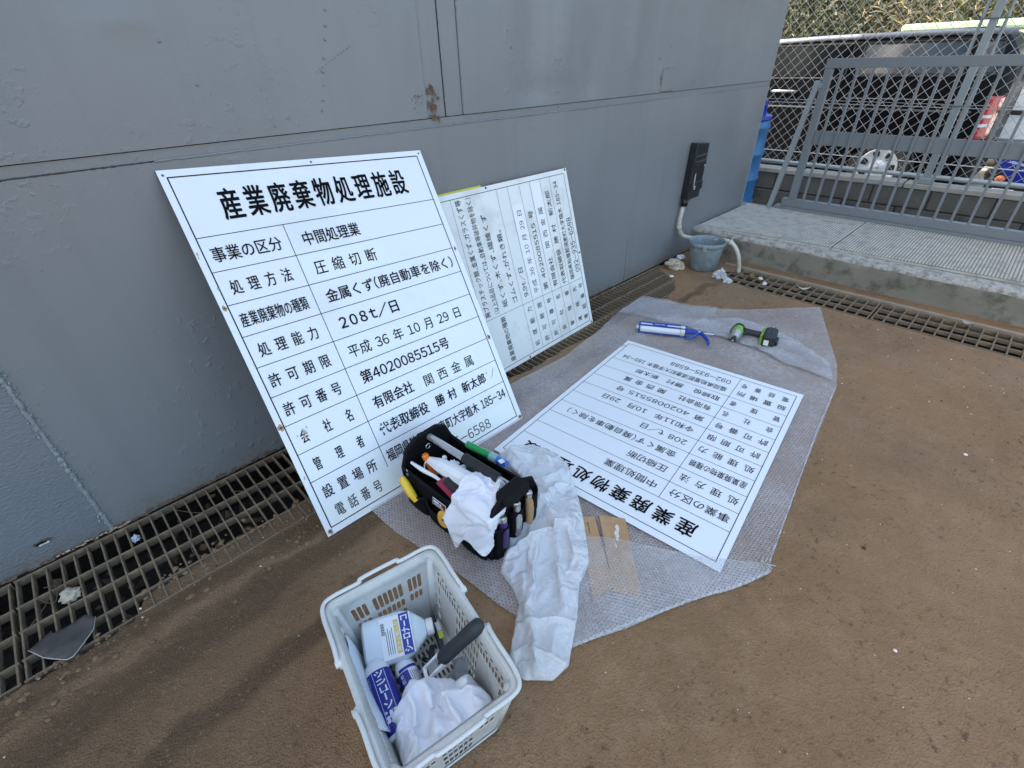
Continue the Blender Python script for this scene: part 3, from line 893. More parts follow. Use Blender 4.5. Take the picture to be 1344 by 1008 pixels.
def win(y0, y1, z0, z1, skew0=0, skew1=0, name='window', m_=None):
    mb = MB(); n_ = 10
    P_ = []
    for i in range(n_+1):
        z = z0+(z1-z0)*i/n_
        P_.append([(vp(0, z, -1)[0]-.006, y0+skew0*i/n_, z), (vp(0, z, -1)[0]-.006, y1+skew1*i/n_, z)])
    mb.v = [p for r in P_ for p in r]; mb.f = [[2*i, 2*i+2, 2*i+3, 2*i+1] for i in range(n_)]; mb.mi = [0]*n_
    fr = mb.build(name, m_ or M_glass, van, world=True, smooth=True, solid=.004)
    mb = MB(); pts = [r[0] for r in P_]+[r[1] for r in reversed(P_)]
    mb.tube([(p[0]-.002, p[1], p[2]) for p in pts], .009, 5, closed=True); mb.build('window_seal', mat('black_seal', (.008, .008, .008), .6), van, world=True)
    return fr
win(-.86, .06, 1.08, 1.37, .03, .0)
win(-1.12, -.91, 1.09, 1.36, .05, .02)
win(.16, .98, 1.06, 1.37, m_=M_glass2)
win(1.06, 1.75, 1.05, 1.36, 0, -.1, m_=M_glass2)
mb = MB(); mb.tube([(VX+.13, -1.12, 1.425), (VX+.115, -.6, 1.437), (VX+.113, .5, 1.43), (VX+.113, 1.6, 1.40)], .026, 8); mb.build('roof_drip_rail', mat('sky_reflection_rail', (.20, .22, .25), .45), van, world=True, smooth=True)  # pale grey-blue stands in for the sky reflected along the roof edge
mb = MB(); mb.box((VX-.012, -1.05, .768), (VX+.01, 2.0, .786), None, .003); mb.build('side_moulding', mat('dark_moulding', (.09, .095, .1), .3), van, world=True)
mb = MB(); mb.box((VX-.010, -.95, .872), (VX+.01, .1, .880), None, .003); mb.build('sliding_door_rail', mat('rail_grey', (.22, .23, .24), .3, metal=.5), van, world=True)
mb = MB(); mb.tube([(VX-.01, .62, .93), (VX-.035, .66, .935), (VX-.035, .86, .935), (VX-.01, .9, .93)], .013, 8); mb.build('door_handle', M_silver, van, world=True, smooth=True)
for yy in (.12, 1.02, -.88):
    mb = MB(); mb.box((VX-.0035, yy-.003, .2 if yy > 0 else .8), (VX+.001, yy+.003, 1.0)); mb.build('door_gap', mat('gap_black', (.002, .002, .002), 1), van, world=True)
mb = MB(); n_ = 14
for i in range(n_+1):
    z = .545+(.915-.545)*i/n_; wdt = .05+.035*math.sin(math.pi*min(1, i/n_+.15))
    for y in (-1.13-0.02*(i/n_), -1.17-.01*(i/n_), -1.205-.008*i/n_, -1.243):
        p = vp(y, z, -1); mb.v.append((p[0]-.010, p[1], z))
for i in range(n_):
    for j in range(3):
        a = i*4+j; mb.f.append([a, a+1, a+5, a+4]); mb.mi.append(1 if (i == 4 or i == 7) and j in (0, 1) else 0)
mb.build('tail_lamp', [mat('red_lamp', (.45, .012, .012), .12, coat=1), mat('clear_lamp', (.75, .72, .70), .15, coat=1)], van, world=True, smooth=True, solid=.006)
def wheel(y, z, par, x, r=.305):
    t = Matrix.Translation((x, y, z)) @ Matrix.Rotation(R(-90), 4, 'Y')
    mb = MB(); mb.lathe([(r*.66, -.19), (r*.9, -.2), (r, -.17), (r, -.03), (r*.95, 0), (r*.8, .012), (r*.67, .006), (r*.64, -.02), (r*.64, -.15)], 36, t)
    ty = mb.build('wheel', M_tyre, par, world=True, smooth=True)
    # hubcap: dished disc with seven spokes cut by dark holes
    mb = MB(); mb.lathe([(.005, .010), (.045, .012), (.06, .002), (.095, -.006), (.13, -.004)], 42, t)
    mb.lathe([(.13, -.004), (.172, .002), (.186, .012), (.194, .010), (.197, -.01)], 42, t)
    mb.build('hubcap', M_hub, ty, world=True, smooth=True, solid=.004)
    for k in range(7):      # dark openings between the spokes
        a0 = 2*math.pi*k/7+.3; q2 = t @ Matrix.Rotation(a0, 4, 'Z') @ Matrix.Translation((.143, 0, .0075))
        mb = MB(); pr = [(-.034, -.016), (-.022, -.026), (.018, -.034), (.026, -.028), (.027, .028), (.018, .034), (-.022, .026), (-.034, .016)]
        mb.extrude(pr, -.006, .0, q2); mb.build('hub_opening', mat('hub_opening_black', (.01, .01, .01), .8), ty, world=True)
    mb = MB(); mb.lathe([(.001, .017), (.024, .016), (.03, .012)], 20, t); mb.build('hub_badge', M_silver, ty, world=True, smooth=True)
    mb = MB(); mb.lathe([(.01, -.03), (.19, -.03)], 24, t); mb.build('wheel_disc', mat('dark_wheel', (.02, .02, .02), .7), ty, world=True)
wheel(-.434, .205, van, VX+.03)
wheel(2.45, .205, van, VX+.03)
mb = MB()
pts = [(VX-.006, -.434+.335*math.cos(a), .20+.335*math.sin(a)) for a in [R(-12+8.5*k) for k in range(25)]]
mb.tube(pts, .012, 6); mb.build('wheel_arch', mat('arch_trim', (.03, .03, .032), .4), van, world=True, smooth=True)

# --- white hatchback beyond the van and a pale green truck roof behind
M_wcar = mat('white_car_paint', (.80, .80, .78), .25, coat=.6)
wc = thing('parked_car', 'white car seen behind the rear corner of the black van', 'car', (9.6, -2.4, -.105))
prof = [(-.95, .30), (-.93, .62), (-.98, .72), (-1.02, .95), (-1.10, 1.15), (-1.25, 1.42), (-1.6, 1.5), (-3.0, 1.5), (-3.7, 1.05), (-4.5, .95), (-4.6, .35)]
mb = MB()
mt = Matrix(((0, 0, 1, 0), (1, 0, 0, 0), (0, 1, 0, 0), (0, 0, 0, 1)))
mb.extrude(prof, 8.9, 10.5, mt); mb.build('body', M_wcar, wc, world=True, bevel=.05, smooth=True, angle=35)
mb = MB(); mb.extrude([(-1.2, 1.0), (-1.36, 1.36), (-2.0, 1.42), (-2.0, 1.0)], 8.885, 8.905, mt); mb.extrude([(-2.08, 1.0), (-2.08, 1.42), (-2.9, 1.42), (-3.5, 1.02)], 8.885, 8.905, mt); mb.build('window', M_glass, wc, world=True)
mb = MB(); mb.box((8.885, -4.4, .62), (8.91, -.97, .675), None, .01); mb.build('side_moulding', mat('black_plastic', (.02, .02, .02), .5), wc, world=True)
mb = MB(); mb.box((8.88, -4.5, .30), (8.905, -.95, .37), None, .01); mb.build('sill', mat('grey_sill', (.2, .2, .2), .5), wc, world=True)
for yy in (-1.75, -3.8):
    wheel(yy, .20, wc, 8.94, .30)
tr = thing('parked_truck', 'pale green flat topped vehicle seen just above the roof of the black van', 'truck', (10.6, 0, -.105))
mb = MB(); mb.box((9.9, -1.6, .55), (11.6, .35, 1.50), None, .04); mb.build('body', mat('pale_green_paint', (.22, .32, .2), .35, var=.05), tr, world=True)
mb = MB(); mb.box((9.88, -1.65, 1.50), (11.62, .42, 1.60), None, .03); mb.build('roof', mat('light_green_paint', (.30, .42, .26), .4), tr, world=True)
mb = MB(); mb.box((9.885, -1.4, 1.0), (9.898, -.7, 1.38), None, .004); mb.box((9.885, -.55, 1.0), (9.898, .2, 1.38), None, .004); mb.build('window', M_glass, tr, world=True)
mb = MB(); mb.box((9.95, -1.55, .15), (11.5, .3, .55), None, .02); mb.build('chassis', mat('chassis_black', (.03, .03, .03), .7), tr, world=True)
for yy in (-1.2, .0): wheel(yy, .2, tr, 9.95, .3)

# --- blue scooter
scoot = thing('motor_scooter', 'blue motor scooter with orange reflector parked behind the fence at right', 'scooter', (6.35, -1.75, -.105))
M_bluep = mat('scooter_blue', (.02, .03, .34), .18, coat=1)
def ys_body(name, prof, x0, x1, m_, bev=.02):
    mb = MB(); mb.extrude(prof, x0, x1, mt); return mb.build(name, m_, scoot, world=True, bevel=bev, smooth=True, angle=40)
ys_body('side_fairing', [(-1.42, .50), (-1.50, .55), (-1.70, .54), (-2.0, .50), (-2.25, .42), (-2.25, .30), (-1.9, .25), (-1.62, .30), (-1.5, .40)], 6.22, 6.46, M_bluep)
ys_body('seat', [(-1.46, .57), (-1.6, .63), (-1.95, .61), (-2.12, .56), (-2.0, .54), (-1.6, .56)], 6.24, 6.44, mat('seat_black', (.015, .015, .016), .5))
ys_body('fairing_stripe', [(-1.52, .475), (-1.56, .485), (-1.98, .40), (-1.98, .385)], 6.212, 6.222, mat('pale_blue_stripe', (.45, .55, .8), .3), .001)
ys_body('undertray', [(-1.40, .38), (-1.5, .42), (-1.65, .30), (-2.2, .22), (-2.2, .10), (-1.6, .12), (-1.45, .25)], 6.25, 6.43, mat('tray_black', (.02, .02, .02), .6))
mb = MB(); mb.lathe([(.0, .03), (.022, .028), (.034, .014), (.036, 0)], 20, Matrix.Translation((6.22, -1.53, .335)) @ Matrix.Rotation(R(-90), 4, 'Y')); mb.build('reflector', mat('orange_reflector', (.85, .16, .02), .25, coat=1), scoot, world=True, smooth=True)
mb = MB(); mb.box((6.20, -1.66, .225), (6.23, -1.50, .262), Matrix.Rotation(0, 4, 'X'), .01); mb.build('foot_peg_plate', mat('white_panel', (.8, .8, .8), .4), scoot, world=True)
for yy in (-1.62, -2.75):
    mb = MB(); q = Matrix.Translation((6.34, yy, .12)) @ Matrix.Rotation(R(90), 4, 'Y')
    mb.lathe([(.11, -.045), (.19, -.05), (.215, -.03), (.22, 0), (.215, .03), (.19, .05), (.11, .045)], 28, q); wv_ = mb.build('wheel', M_tyre, scoot, world=True, smooth=True)
    mb = MB(); mb.lathe([(.02, -.03), (.115, -.025), (.115, .025), (.02, .03)], 20, q); mb.build('rim', M_silver, wv_, world=True, smooth=True)
ys_body('front_shield', [(-2.45, .25), (-2.5, .75), (-2.62, .9), (-2.68, .88), (-2.6, .6), (-2.6, .25)], 6.20, 6.48, M_bluep)
ys_body('floorboard', [(-2.2, .22), (-2.5, .22), (-2.5, .27), (-2.2, .27)], 6.22, 6.46, MC['tray_black'], .005)
mb = MB(); mb.tube([(6.05, -2.62, .95), (6.15, -2.6, .98), (6.53, -2.6, .98), (6.63, -2.62, .95)], .014, 8); mb.tube([(6.34, -2.6, .97), (6.34, -2.72, .3)], .02, 8); mb.build('handlebar', MC['tray_black'], scoot, world=True, smooth=True)

# ------------------------------------------------------------------ bank of bushes
M_hill = mat('embankment_earth', (.035, .035, .016), .95, var=.5, vscale=3)
mb = MB()
for i in range(41):
    for j, (x, z) in enumerate(((11.6, -.11), (12.2, .9), (13.4, 2.0), (15.5, 3.6), (20, 6.0), (34, 9.0))):
        y = -14+i*.8
        mb.v.append((x+.5*noise.noise((y*.4, j, 0)), y, z+(.5*noise.noise((y*.6, j*2, 4)) if j else 0)))
for i in range(40):
    for j in range(5): a = i*6+j; mb.f.append([a, a+6, a+7, a+1]); mb.mi.append(0)
tag(mb.build('hill', M_hill, smooth=True), kind='structure')
def leafmat(name, c, v):
    m_ = mat(name, c, .6, var=v, vscale=2.5)
    m_.node_tree.nodes['Principled BSDF'].inputs['Subsurface Weight'].default_value = 0
    return m_
ML = [leafmat('dark_leaf', (.018, .028, .009), .5), leafmat('mid_leaf', (.035, .045, .014), .5), leafmat('dry_straw', (.20, .155, .08), .4), leafmat('pale_leaf', (.075, .088, .032), .4)]
def bush(label, cy, cx, cz, ry, rx, rz_, n_, mix, blade, seed, name='bush'):
    t = thing(name, label, 'bush', (cx, cy, cz-rz_), 0, 'bushes on the bank behind the van')
    rnd = random.Random(seed); mb = MB()
    for k in range(n_):
        d = Vector((rnd.gauss(0, 1), rnd.gauss(0, 1), rnd.gauss(0, 1))).normalized()
        rr = rnd.random()**.3*(1+.35*noise.noise(d*2.2+Vector((seed, 0, 0))))
        p = Vector((cx+d.x*rx*rr, cy+d.y*ry*rr, cz+d.z*rz_*rr))
        mi = rnd.choices(range(4), mix)[0]
        if noise.noise(p*1.7) > .3: mi = 2 if mix[2] > .2 else 0
        if mi == 2 or rnd.random() < blade:
            a = Vector((rnd.gauss(0, .6), rnd.gauss(0, .8), rnd.uniform(-.8, 1))).normalized(); L_ = rnd.uniform(.08, .24); s_ = a.cross(Vector((1, 0, 0))).normalized()*.006
            q = p+a*L_*.5+Vector((0, 0, .0)); e = p+a*L_+Vector((rnd.uniform(-.05, .05), rnd.uniform(-.08, .08), -.05))
            mb.add([p-s_, p+s_, q+s_, q-s_, e], [(0, 1, 2, 3), (3, 2, 4)], mi)
        else:
            s_ = rnd.uniform(.022, .05); a = Vector((rnd.gauss(0, 1), rnd.gauss(0, 1), rnd.gauss(0, 1))).normalized(); b = a.orthogonal().normalized(); c = a.cross(b)
            mb.add([p-b*s_, p+c*s_*.5, p+b*s_, p-c*s_*.5], [(0, 1, 2, 3)], mi)
    o = mb.build('foliage', ML, t, world=True); o['kind'] = 'stuff'
    mb = MB()
    for k in range(6):
        a = rnd.uniform(0, 6.28); r = rnd.uniform(.2, .7)
        mb.tube([(cx, cy, cz-rz_), (cx+.4*rx*r*math.cos(a), cy+.4*ry*r*math.sin(a), cz-.2*rz_), (cx+rx*r*math.cos(a), cy+ry*r*math.sin(a), cz+rz_*.6)], [.03, .02, .006], 6)
    mb.build('stem', mat('bark', (.09, .07, .045), .9), t, world=True)
bush('dark green leafy bush beside the end of the steel wall', 2.35, 12.1, 1.7, 1.3, .9, 1.6, 13000, (.55, .33, .02, .10), .02, 1)
bush('dry straw coloured brush in the middle of the bank above the van roof', .55, 12.0, 1.9, 1.1, .8, 1.5, 9000, (.35, .25, .28, .12), .12, 2, 'dry_bush')
bush('mixed green and straw brush left of the fence post', -.7, 12.2, 1.9, 1.1, .8, 1.5, 8500, (.4, .3, .22, .08), .1, 3, 'dry_bush')
bush('green bush right of the fence post at the top right corner', -2.1, 12.2, 1.9, 1.0, .8, 1.5, 6000, (.45, .3, .1, .15), .1, 4)
bush('dark bush beyond the right edge of the yard view', -3.9, 12.4, 1.9, 1.2, .9, 1.6, 3500, (.5, .3, .1, .1), .1, 5)
bush('low dark bush behind the steel wall end', 4.6, 12.4, 1.9, 1.5, .9, 1.6, 3500, (.5, .3, .1, .1), .1, 6)

# ------------------------------------------------------------------ blue drum at the wall end
dr = thing('blue_drum', 'blue ribbed plastic drum standing behind the end of the steel wall', 'drum', (5.02, .40, -.105))
M_drum = mat('blue_plastic', (.03, .16, .35), .4, var=.15, vscale=10)
mb = MB(); prof = [(.0, 0), (.27, 0), (.285, .02)]
for k in range(4):
    z = .02+k*.22
    prof += [(.285, z+.16), (.297, z+.175), (.297, z+.195), (.285, z+.21)]
prof += [(.28, .91), (.26, .925), (.0, .925)]
mb.lathe(prof, 36); mb.build('shell', M_drum, dr, smooth=True, angle=50)
mb = MB(); mb.lathe([(.262, .926), (.29, .926), (.29, .95), (.262, .95)], 36); mb.build('lid_ring', mat('deep_blue_plastic', (.02, .06, .40), .35), dr, smooth=True, angle=50)
cr_ = thing('blue_crate', 'small bright blue slotted crate on top of the blue drum', 'crate', (4.90, .325, .846))
mb = MB(); M_cr = MC['deep_blue_plastic']
for a in range(4):
    q = Matrix.Rotation(R(90*a), 4, 'Z')
    mb.box((-.16, .15, 0), (.16, .158, .03), q); mb.box((-.16, .15, .09), (.16, .158, .12), q)
    for k in range(6): mb.box((-.16+k*.058, .1505, .03), (-.132+k*.058, .1575, .09), q)
mb.build('slatted_side', M_cr, cr_); mb = MB(); mb.box((-.15, -.15, .002), (.15, .15, .01)); mb.build('crate_base', M_cr, cr_)

# ------------------------------------------------------------------ cable box and pipes on the wall
jb = thing('cable_box', 'tall black taped cable box fixed to the steel wall above the bucket', 'box', (3.49, 0, .44))
M_bk = mat('scuffed_black_plastic', (.012, .012, .013), .35, var=.4, bump=.3, bscale=90)
mb = MB(); mb.extrude([(3.405, .445), (3.425, .80), (3.43, .815), (3.60, .80), (3.597, .745), (3.59, .70), (3.588, .60), (3.578, .53), (3.575, .445)], .055, .002, Matrix(((1, 0, 0, 0), (0, 0, -1, 0), (0, 1, 0, 0), (0, 0, 0, 1)))); mb.build('cover', M_bk, jb, world=True, bevel=.004)
for (z0, z1, t_) in ((.72, .735, .058), (.66, .70, .0585), (.50, .56, .0580)):
    mb = MB(); mb.box((3.42, -t_-.004, z0), (3.585, -t_+.004, z1), None, .002); mb.build('strap', mat('black_tape', (.02, .02, .022), .25), jb, world=True)
mb = MB(); mb.box((3.45, -.066, .53), (3.456, -.058, .62), Matrix.Rotation(0, 4, 'Y'), .001); mb.box((3.46, -.066, .51), (3.475, -.058, .535), None, .001); mb.box((3.56, -.066, .655), (3.572, -.058, .665), None, .001); mb.build('cable_tie', mat('grey_tie', (.4, .4, .4), .4), jb, world=True)
mb = MB(); mb.tube([(3.42, -.03, .40), (3.425, -.03, .45)], .024, 12); mb.build('box_neck', M_bk, jb, world=True, smooth=True)
M_pvc = mat('cream_pvc', (.56, .52, .43), .45, var=.15, vscale=20, dirt=(.3, .25, .18), dscale=12, damt=.5)
cp = thing('conduit_pipe', 'cream plastic conduit running from the black box down behind the bucket into the drain', 'pipe', (3.42, -.03, 0))
def bez(P_, n_=10):
    out = []
    for i in range(len(P_)-1):
        p0 = Vector(P_[max(i-1, 0)]); p1 = Vector(P_[i]); p2 = Vector(P_[i+1]); p3 = Vector(P_[min(i+2, len(P_)-1)])
        for k in range(n_):
            t = k/n_; out.append(.5*((2*p1)+(p2-p0)*t+(2*p0-5*p1+4*p2-p3)*t*t+(3*p1-p0-3*p2+p3)*t**3))
    out.append(Vector(P_[-1])); return out
mb = MB(); mb.tube(bez([(3.42, -.03, .43), (3.405, -.03, .36), (3.395, -.03, .29), (3.41, -.032, .235), (3.45, -.05, .18), (3.50, -.12, .165), (3.515, -.25, .18), (3.505, -.36, .193), (3.50, -.42, .175), (3.50, -.465, .12), (3.50, -.49, .05), (3.50, -.50, -.01)]), .0145, 12); mb.build('bent_pipe', M_pvc, cp, world=True, smooth=True)
mb = MB(); mb.tube([(3.42, -.03, .425), (3.416, -.03, .39)], .019, 12); mb.tube([(3.40, -.03, .262), (3.407, -.03, .238)], .018, 12); mb.tube([(3.503, -.385, .193), (3.50, -.405, .185)], .0185, 12); mb.build('pipe_collar', M_pvc, cp, world=True, smooth=True)
mb = MB(); mb.tube([(3.40, -.042, .25), (3.385, -.05, .258), (3.38, -.045, .24)], .004, 6); mb.tube([(3.5, -.395, .2), (3.5, -.405, .222), (3.508, -.41, .226)], .004, 6); mb.build('pipe_clip', M_pvc, cp, world=True)

# ------------------------------------------------------------------ bucket
bk = thing('bucket', 'weathered blue grey plastic bucket standing in the corner of the drain', 'bucket', (3.385, -.275, .006))
M_bucket = mat('weathered_blue_plastic', (.20, .245, .26), .6, var=.25, vscale=14, dirt=(.36, .37, .35), dscale=26, damt=.6, bump=.15, bscale=80)
mb = MB(); mb.lathe([(.0001, .004), (.088, .004), (.092, .0), (.097, .003), (.1175, .172), (.124, .172), (.129, .178), (.129, .196), (.125, .202), (.119, .198), (.116, .18), (.093, .012), (.0001, .012)], 40)
mb.build('pail', M_bucket, bk, smooth=True, angle=60)
mb = MB(); mb.lathe([(.0001, .05), (.0985, .05)], 32); mb.build('dirty_water', mat('murky_water', (.16, .18, .19), .2, spec=.5), bk)
mb = MB()
for a in (R(20), R(200)): mb.box((-.012, -.006, -.016), (.012, .006, .016), Matrix.Translation((.127*math.cos(a), .127*math.sin(a), .172)) @ Matrix.Rotation(a+R(90), 4, 'Z'), .003)
mb.build('handle_lug', M_bucket, bk)

# ------------------------------------------------------------------ litter near the bucket and on the gratings
def lump(name, label, cat, x, y, z, r, m_, seed, sq=.7, k=.55, group=None, fr=3.0):
    bm = bmesh.new(); bmesh.ops.create_icosphere(bm, subdivisions=4, radius=1)
    for v in bm.verts:
        n0 = crumple(v.co.x*fr*.5+seed, v.co.y*fr*.5+v.co.z*fr*.4, seed)
        v.co = v.co*(1+k*n0+.4*noise.noise(v.co*1.5+Vector((seed, 0, 0))))
        v.co = Vector((v.co.x*r, v.co.y*r, max(v.co.z*r*sq, -r*sq*.55)))
    me = bpy.data.meshes.new(name); bm.to_mesh(me); bm.free(); me.materials.append(m_)
    o = bpy.data.objects.new(name, me); link(o); o.location = (x, y, z+r*sq*.55); tag(o, label, cat, group); return o
M_foam = mat('old_foam', (.50, .42, .31), .95, var=.3, vscale=30, bump=1, bscale=120, bdist=.004)
M_film = mat('crumpled_film', (.55, .55, .55), .25, var=.3, vscale=30)
lump('foam_lump', 'dirty beige foam lump beside the left side of the bucket', 'foam', 3.24, -.13, .008, .062, M_foam, 3, .6, .3)
lump('crumpled_paper', 'scrap of white paper between the bucket and the steel wall', 'paper', 3.395, -.085, .03, .028, mat('white_paper', (.72, .73, .76), .7), 5, .5)
lump('crumpled_film_ball', 'crumpled clear plastic film ball in front of the bucket', 'litter', 3.285, -.46, .004, .045, M_film, 7, .75, .6)
lump('film_scrap', 'torn scrap of dirty clear film beside the film ball', 'litter', 3.25, -.53, .004, .026, M_film, 8, .5, .6)
lump('foam_lump', 'beige foam lump caught on the drain grating at lower left', 'foam', -.395, -.19, -.012, .026, M_foam, 9, .6, .3)
lump('paper_scrap', 'small bluish white paper scrap stuck in the left drain grating', 'paper', -.205, -.085, -.012, .013, mat('bluish_paper', (.5, .53, .58), .7), 12, .9)
lump('stone', 'brown lump of dried clay at the end of the conduit pipe', 'stone', 3.44, -.62, .002, .022, mat('clay_brown', (.2, .13, .05), .9, bump=.5), 13, .6, .2)
lump('crumb', 'pale crumb of foam on the step drain grating', 'foam', 3.44, -.68, .001, .013, mat('pale_crumb', (.7, .66, .56), .8), 14, .8)
lump('pebble', 'round white pebble on the step drain grating', 'pebble', 3.375, -.735, .001, .014, mat('white_pebble', (.75, .74, .7), .6), 15, .8, .1)
lump('pebble', 'small white pebble on the drain grating left of the bucket', 'pebble', 3.08, -.20, .001, .015, mat('white_pebble', (.75, .74, .7), .6), 16, .5, .2)
def leaf(x, y, z, L_, wd, ang, label, m_, curl=.2, name='dead_leaf'):
    mb = MB(); nn = 8; vs = []
    for i in range(nn+1):
        t = i/nn; ww = wd*math.sin(math.pi*(.08+.9*t))**.8
        for s_ in (-1, 0, 1): vs.append((L_*(t-.5), ww*s_*.5, curl*L_*((t-.5)**2*2) + (.006 if s_ else .0)))
    mb.add([Matrix.Translation((x, y, z)) @ Matrix.Rotation(ang, 4, 'Z') @ Vector(p) for p in vs], [(3*i+j, 3*i+j+1, 3*i+j+4, 3*i+j+3) for i in range(nn) for j in range(2)])
    o = mb.build(name, m_, None, smooth=True); tag(o, label, 'leaf'); return o
M_leafp = mat('pale_dead_leaf', (.55, .5, .36), .7, var=.3, vscale=40)
leaf(3.44, -.96, .006, .085, .028, R(-60), 'pale curled dead leaf lying on the step drain grating', M_leafp, .5)
leaf(3.50, -1.80, .02, .06, .04, R(70), 'grey triangular dead leaf on the step drain near the right frame edge', mat('grey_leaf', (.33, .30, .24), .8), .3)
leaf(3.31, -.46, .016, .05, .03, R(20), 'tan dead leaf beside the crumpled film ball', mat('tan_leaf', (.3, .2, .11), .8), .4)
# grey shard of thin plastic
sh = sheet([(-.497, -.338), (-.455, -.305), (-.449, -.300), (-.445, -.315), (-.40, -.318), (-.37, -.315), (-.349, -.345), (-.360, -.385), (-.383, -.418), (-.41, -.447), (-.424, -.444), (-.45, -.415), (-.47, -.39), (-.485, -.36)], .012,
      lambda x, y: .007+.013*max(0, (x+.47))*6*.3+.009*math.sin((x+y)*28)*.6+.002*noise.noise((x*40, y*40, 0)), 'plastic_shard', mat('smoky_plastic', (.085, .075, .065), .4, var=.4, vscale=22, dirt=(.16, .13, .10), dscale=16), None, solid=.002)
tag(sh, 'broken grey plastic shard lying over the edge of the left drain grating', 'shard')
mb = MB(); SP_ = [(-.497, -.338), (-.455, -.305), (-.449, -.300)]; SQ_ = [(-.349, -.345), (-.360, -.385), (-.383, -.418), (-.41, -.447), (-.424, -.444), (-.45, -.415), (-.47, -.39), (-.485, -.36), (-.497, -.338)]
for L__ in (SQ_,):
    mb.tube([(x, y, .0085+.013*max(0, (x+.47))*6*.3+.009*math.sin((x+y)*28)*.6) for x, y in L__], .0013, 5)
mb.build('broken_edge', mat('pale_broken_edge', (.5, .47, .42), .5), sh, smooth=True)
# twigs and string over the left grating
for i, (pts, lb) in enumerate((([(-.08, -.12, .006), (-.06, -.2, .012), (-.08, -.3, .006), (-.05, -.36, .01), (.0, -.40, .006), (.09, -.38, .006)], 'thin dark wire curling from the grating onto the mud'),
                    ([(-.47, -.10, .004), (-.46, -.16, .01), (-.43, -.2, .006), (-.42, -.14, .008), (-.45, -.11, .004)], 'loop of thin string on the left drain grating'),
                    ([(-.50, -.25, .003), (-.45, -.2, .012), (-.43, -.13, .004)], 'short dry twig beside the beige foam lump on the grating'),
                    ([(.10, -.10, .003), (.15, -.15, .006), (.2, -.16, .004)], 'dry twig lying on the grating near the leaning sign'),
                    ([(-.08, -.04, .003), (-.03, -.12, .008), (.02, -.16, .003)], 'crooked dead stem resting across the grating bars'))):
    mb = MB(); mb.tube(bez(pts, 8), .0011, 5)
    tag(mb.build('twig', mat('twig_brown', (.12, .09, .06), .8), None, smooth=True), lb, 'twig')
# grit and chips scattered over the yard
mb = MB(); rnd = random.Random(21)
for i in range(2600):
    x = rnd.uniform(-.7, 3.2); y = rnd.uniform(-2.9, -.45)
    if rnd.random() < .22: y = rnd.gauss(-.47, .05); x = rnd.uniform(-.7, .9)
    r = rnd.uniform(.0007, .0022)*(1+.4*x) if rnd.random() < .96 else rnd.uniform(.003, .006)
    z = .0015; mi = rnd.choices((0, 1, 2), (.55, .3, .15))[0]
    q = Matrix.Translation((x, y, z)) @ Matrix.Rotation(rnd.uniform(0, 6), 4, 'Z')
    mb.add([q @ Vector(p) for p in ((r, 0, 0), (0, r*rnd.uniform(.4, 1), 0), (-r, 0, 0), (0, -r*.7, 0), (0, 0, r*.8))], [(0, 1, 4), (1, 2, 4), (2, 3, 4), (3, 0, 4)], mi)
tag(mb.build('grit', [mat('grit_dark', (.06, .045, .03), .9), mat('grit_tan', (.33, .26, .18), .9), mat('grit_white', (.7, .68, .62), .8)], None), 'fine grit and pale chips scattered over the brown yard ground', 'grit', kind='stuff')
for k, (x, y, r, m_, lb) in enumerate(((2.2, -1.98, .006, 'white_pebble', 'white chip on the open ground right of the bubble wrap'), (1.15, -1.98, .0045, 'white_pebble', 'white chip on the ground near the lower right corner'), (1.45, -1.83, .006, 'grit_dark', 'dark pebble on the ground right of the bubble wrap corner'))):
    lump('pebble', lb, 'pebble', x, y, .001, r, MC[m_], 30+k, .6, .2)

# ------------------------------------------------------------------ lettering
GC = {}
def raw_glyph(ch):
    if ch in GC: return GC[ch]
    c = bpy.data.curves.new('t', 'FONT'); c.body = ch; c.size = 1; c.resolution_u = 3
    o = bpy.data.objects.new('t', c); COL.objects.link(o)
    dg = bpy.context.evaluated_depsgraph_get(); me = o.evaluated_get(dg).to_mesh()
    r = ([(v.co.x, v.co.y) for v in me.vertices], [tuple(p.vertices) for p in me.polygons])
    o.evaluated_get(dg).to_mesh_clear(); bpy.data.objects.remove(o); bpy.data.curves.remove(c)
    GC[ch] = r
    return r
def glyphs(s):
    """a line of type set from full-width glyphs, figures and latin letters set close"""
    if ('L', s) in GC: return GC[('L', s)]
    V = []; F = []; x = 0
    for ch in s:
        if ch == ' ': x += .42; continue
        if ch == '\u3000': x += 1.0; continue
        if ch == '\u2009': x += .16; continue
        asc = 33 <= ord(ch) <= 126
        g = raw_glyph(chr(ord(ch)+0xFEE0) if asc else ch)
        xs_ = [v[0] for v in g[0]]; a = min(xs_); b_ = max(xs_); b = len(V)
        if asc:
            pad = .10; V += [(v[0]-a+x+pad*.5, v[1]) for v in g[0]]; x += (b_-a)+pad
        elif ch in '、。（）':
            pad = .16; V += [(v[0]-a+x+pad*.5, v[1]) for v in g[0]]; x += (b_-a)+pad
        else: V += [(v[0]+x, v[1]) for v in g[0]]; x += 1.0
        F += [tuple(b+i for i in f) for f in g[1]]
    x0 = min(v[0] for v in V); x1 = max(v[0] for v in V); y0 = min(v[1] for v in V); y1 = max(v[1] for v in V)
    GC[('L', s)] = ([((v[0]-x0)/(x1-x0), (v[1]-y0)/(y1-y0)) for v in V], F, x1-x0, y1-y0)
    return GC[('L', s)]
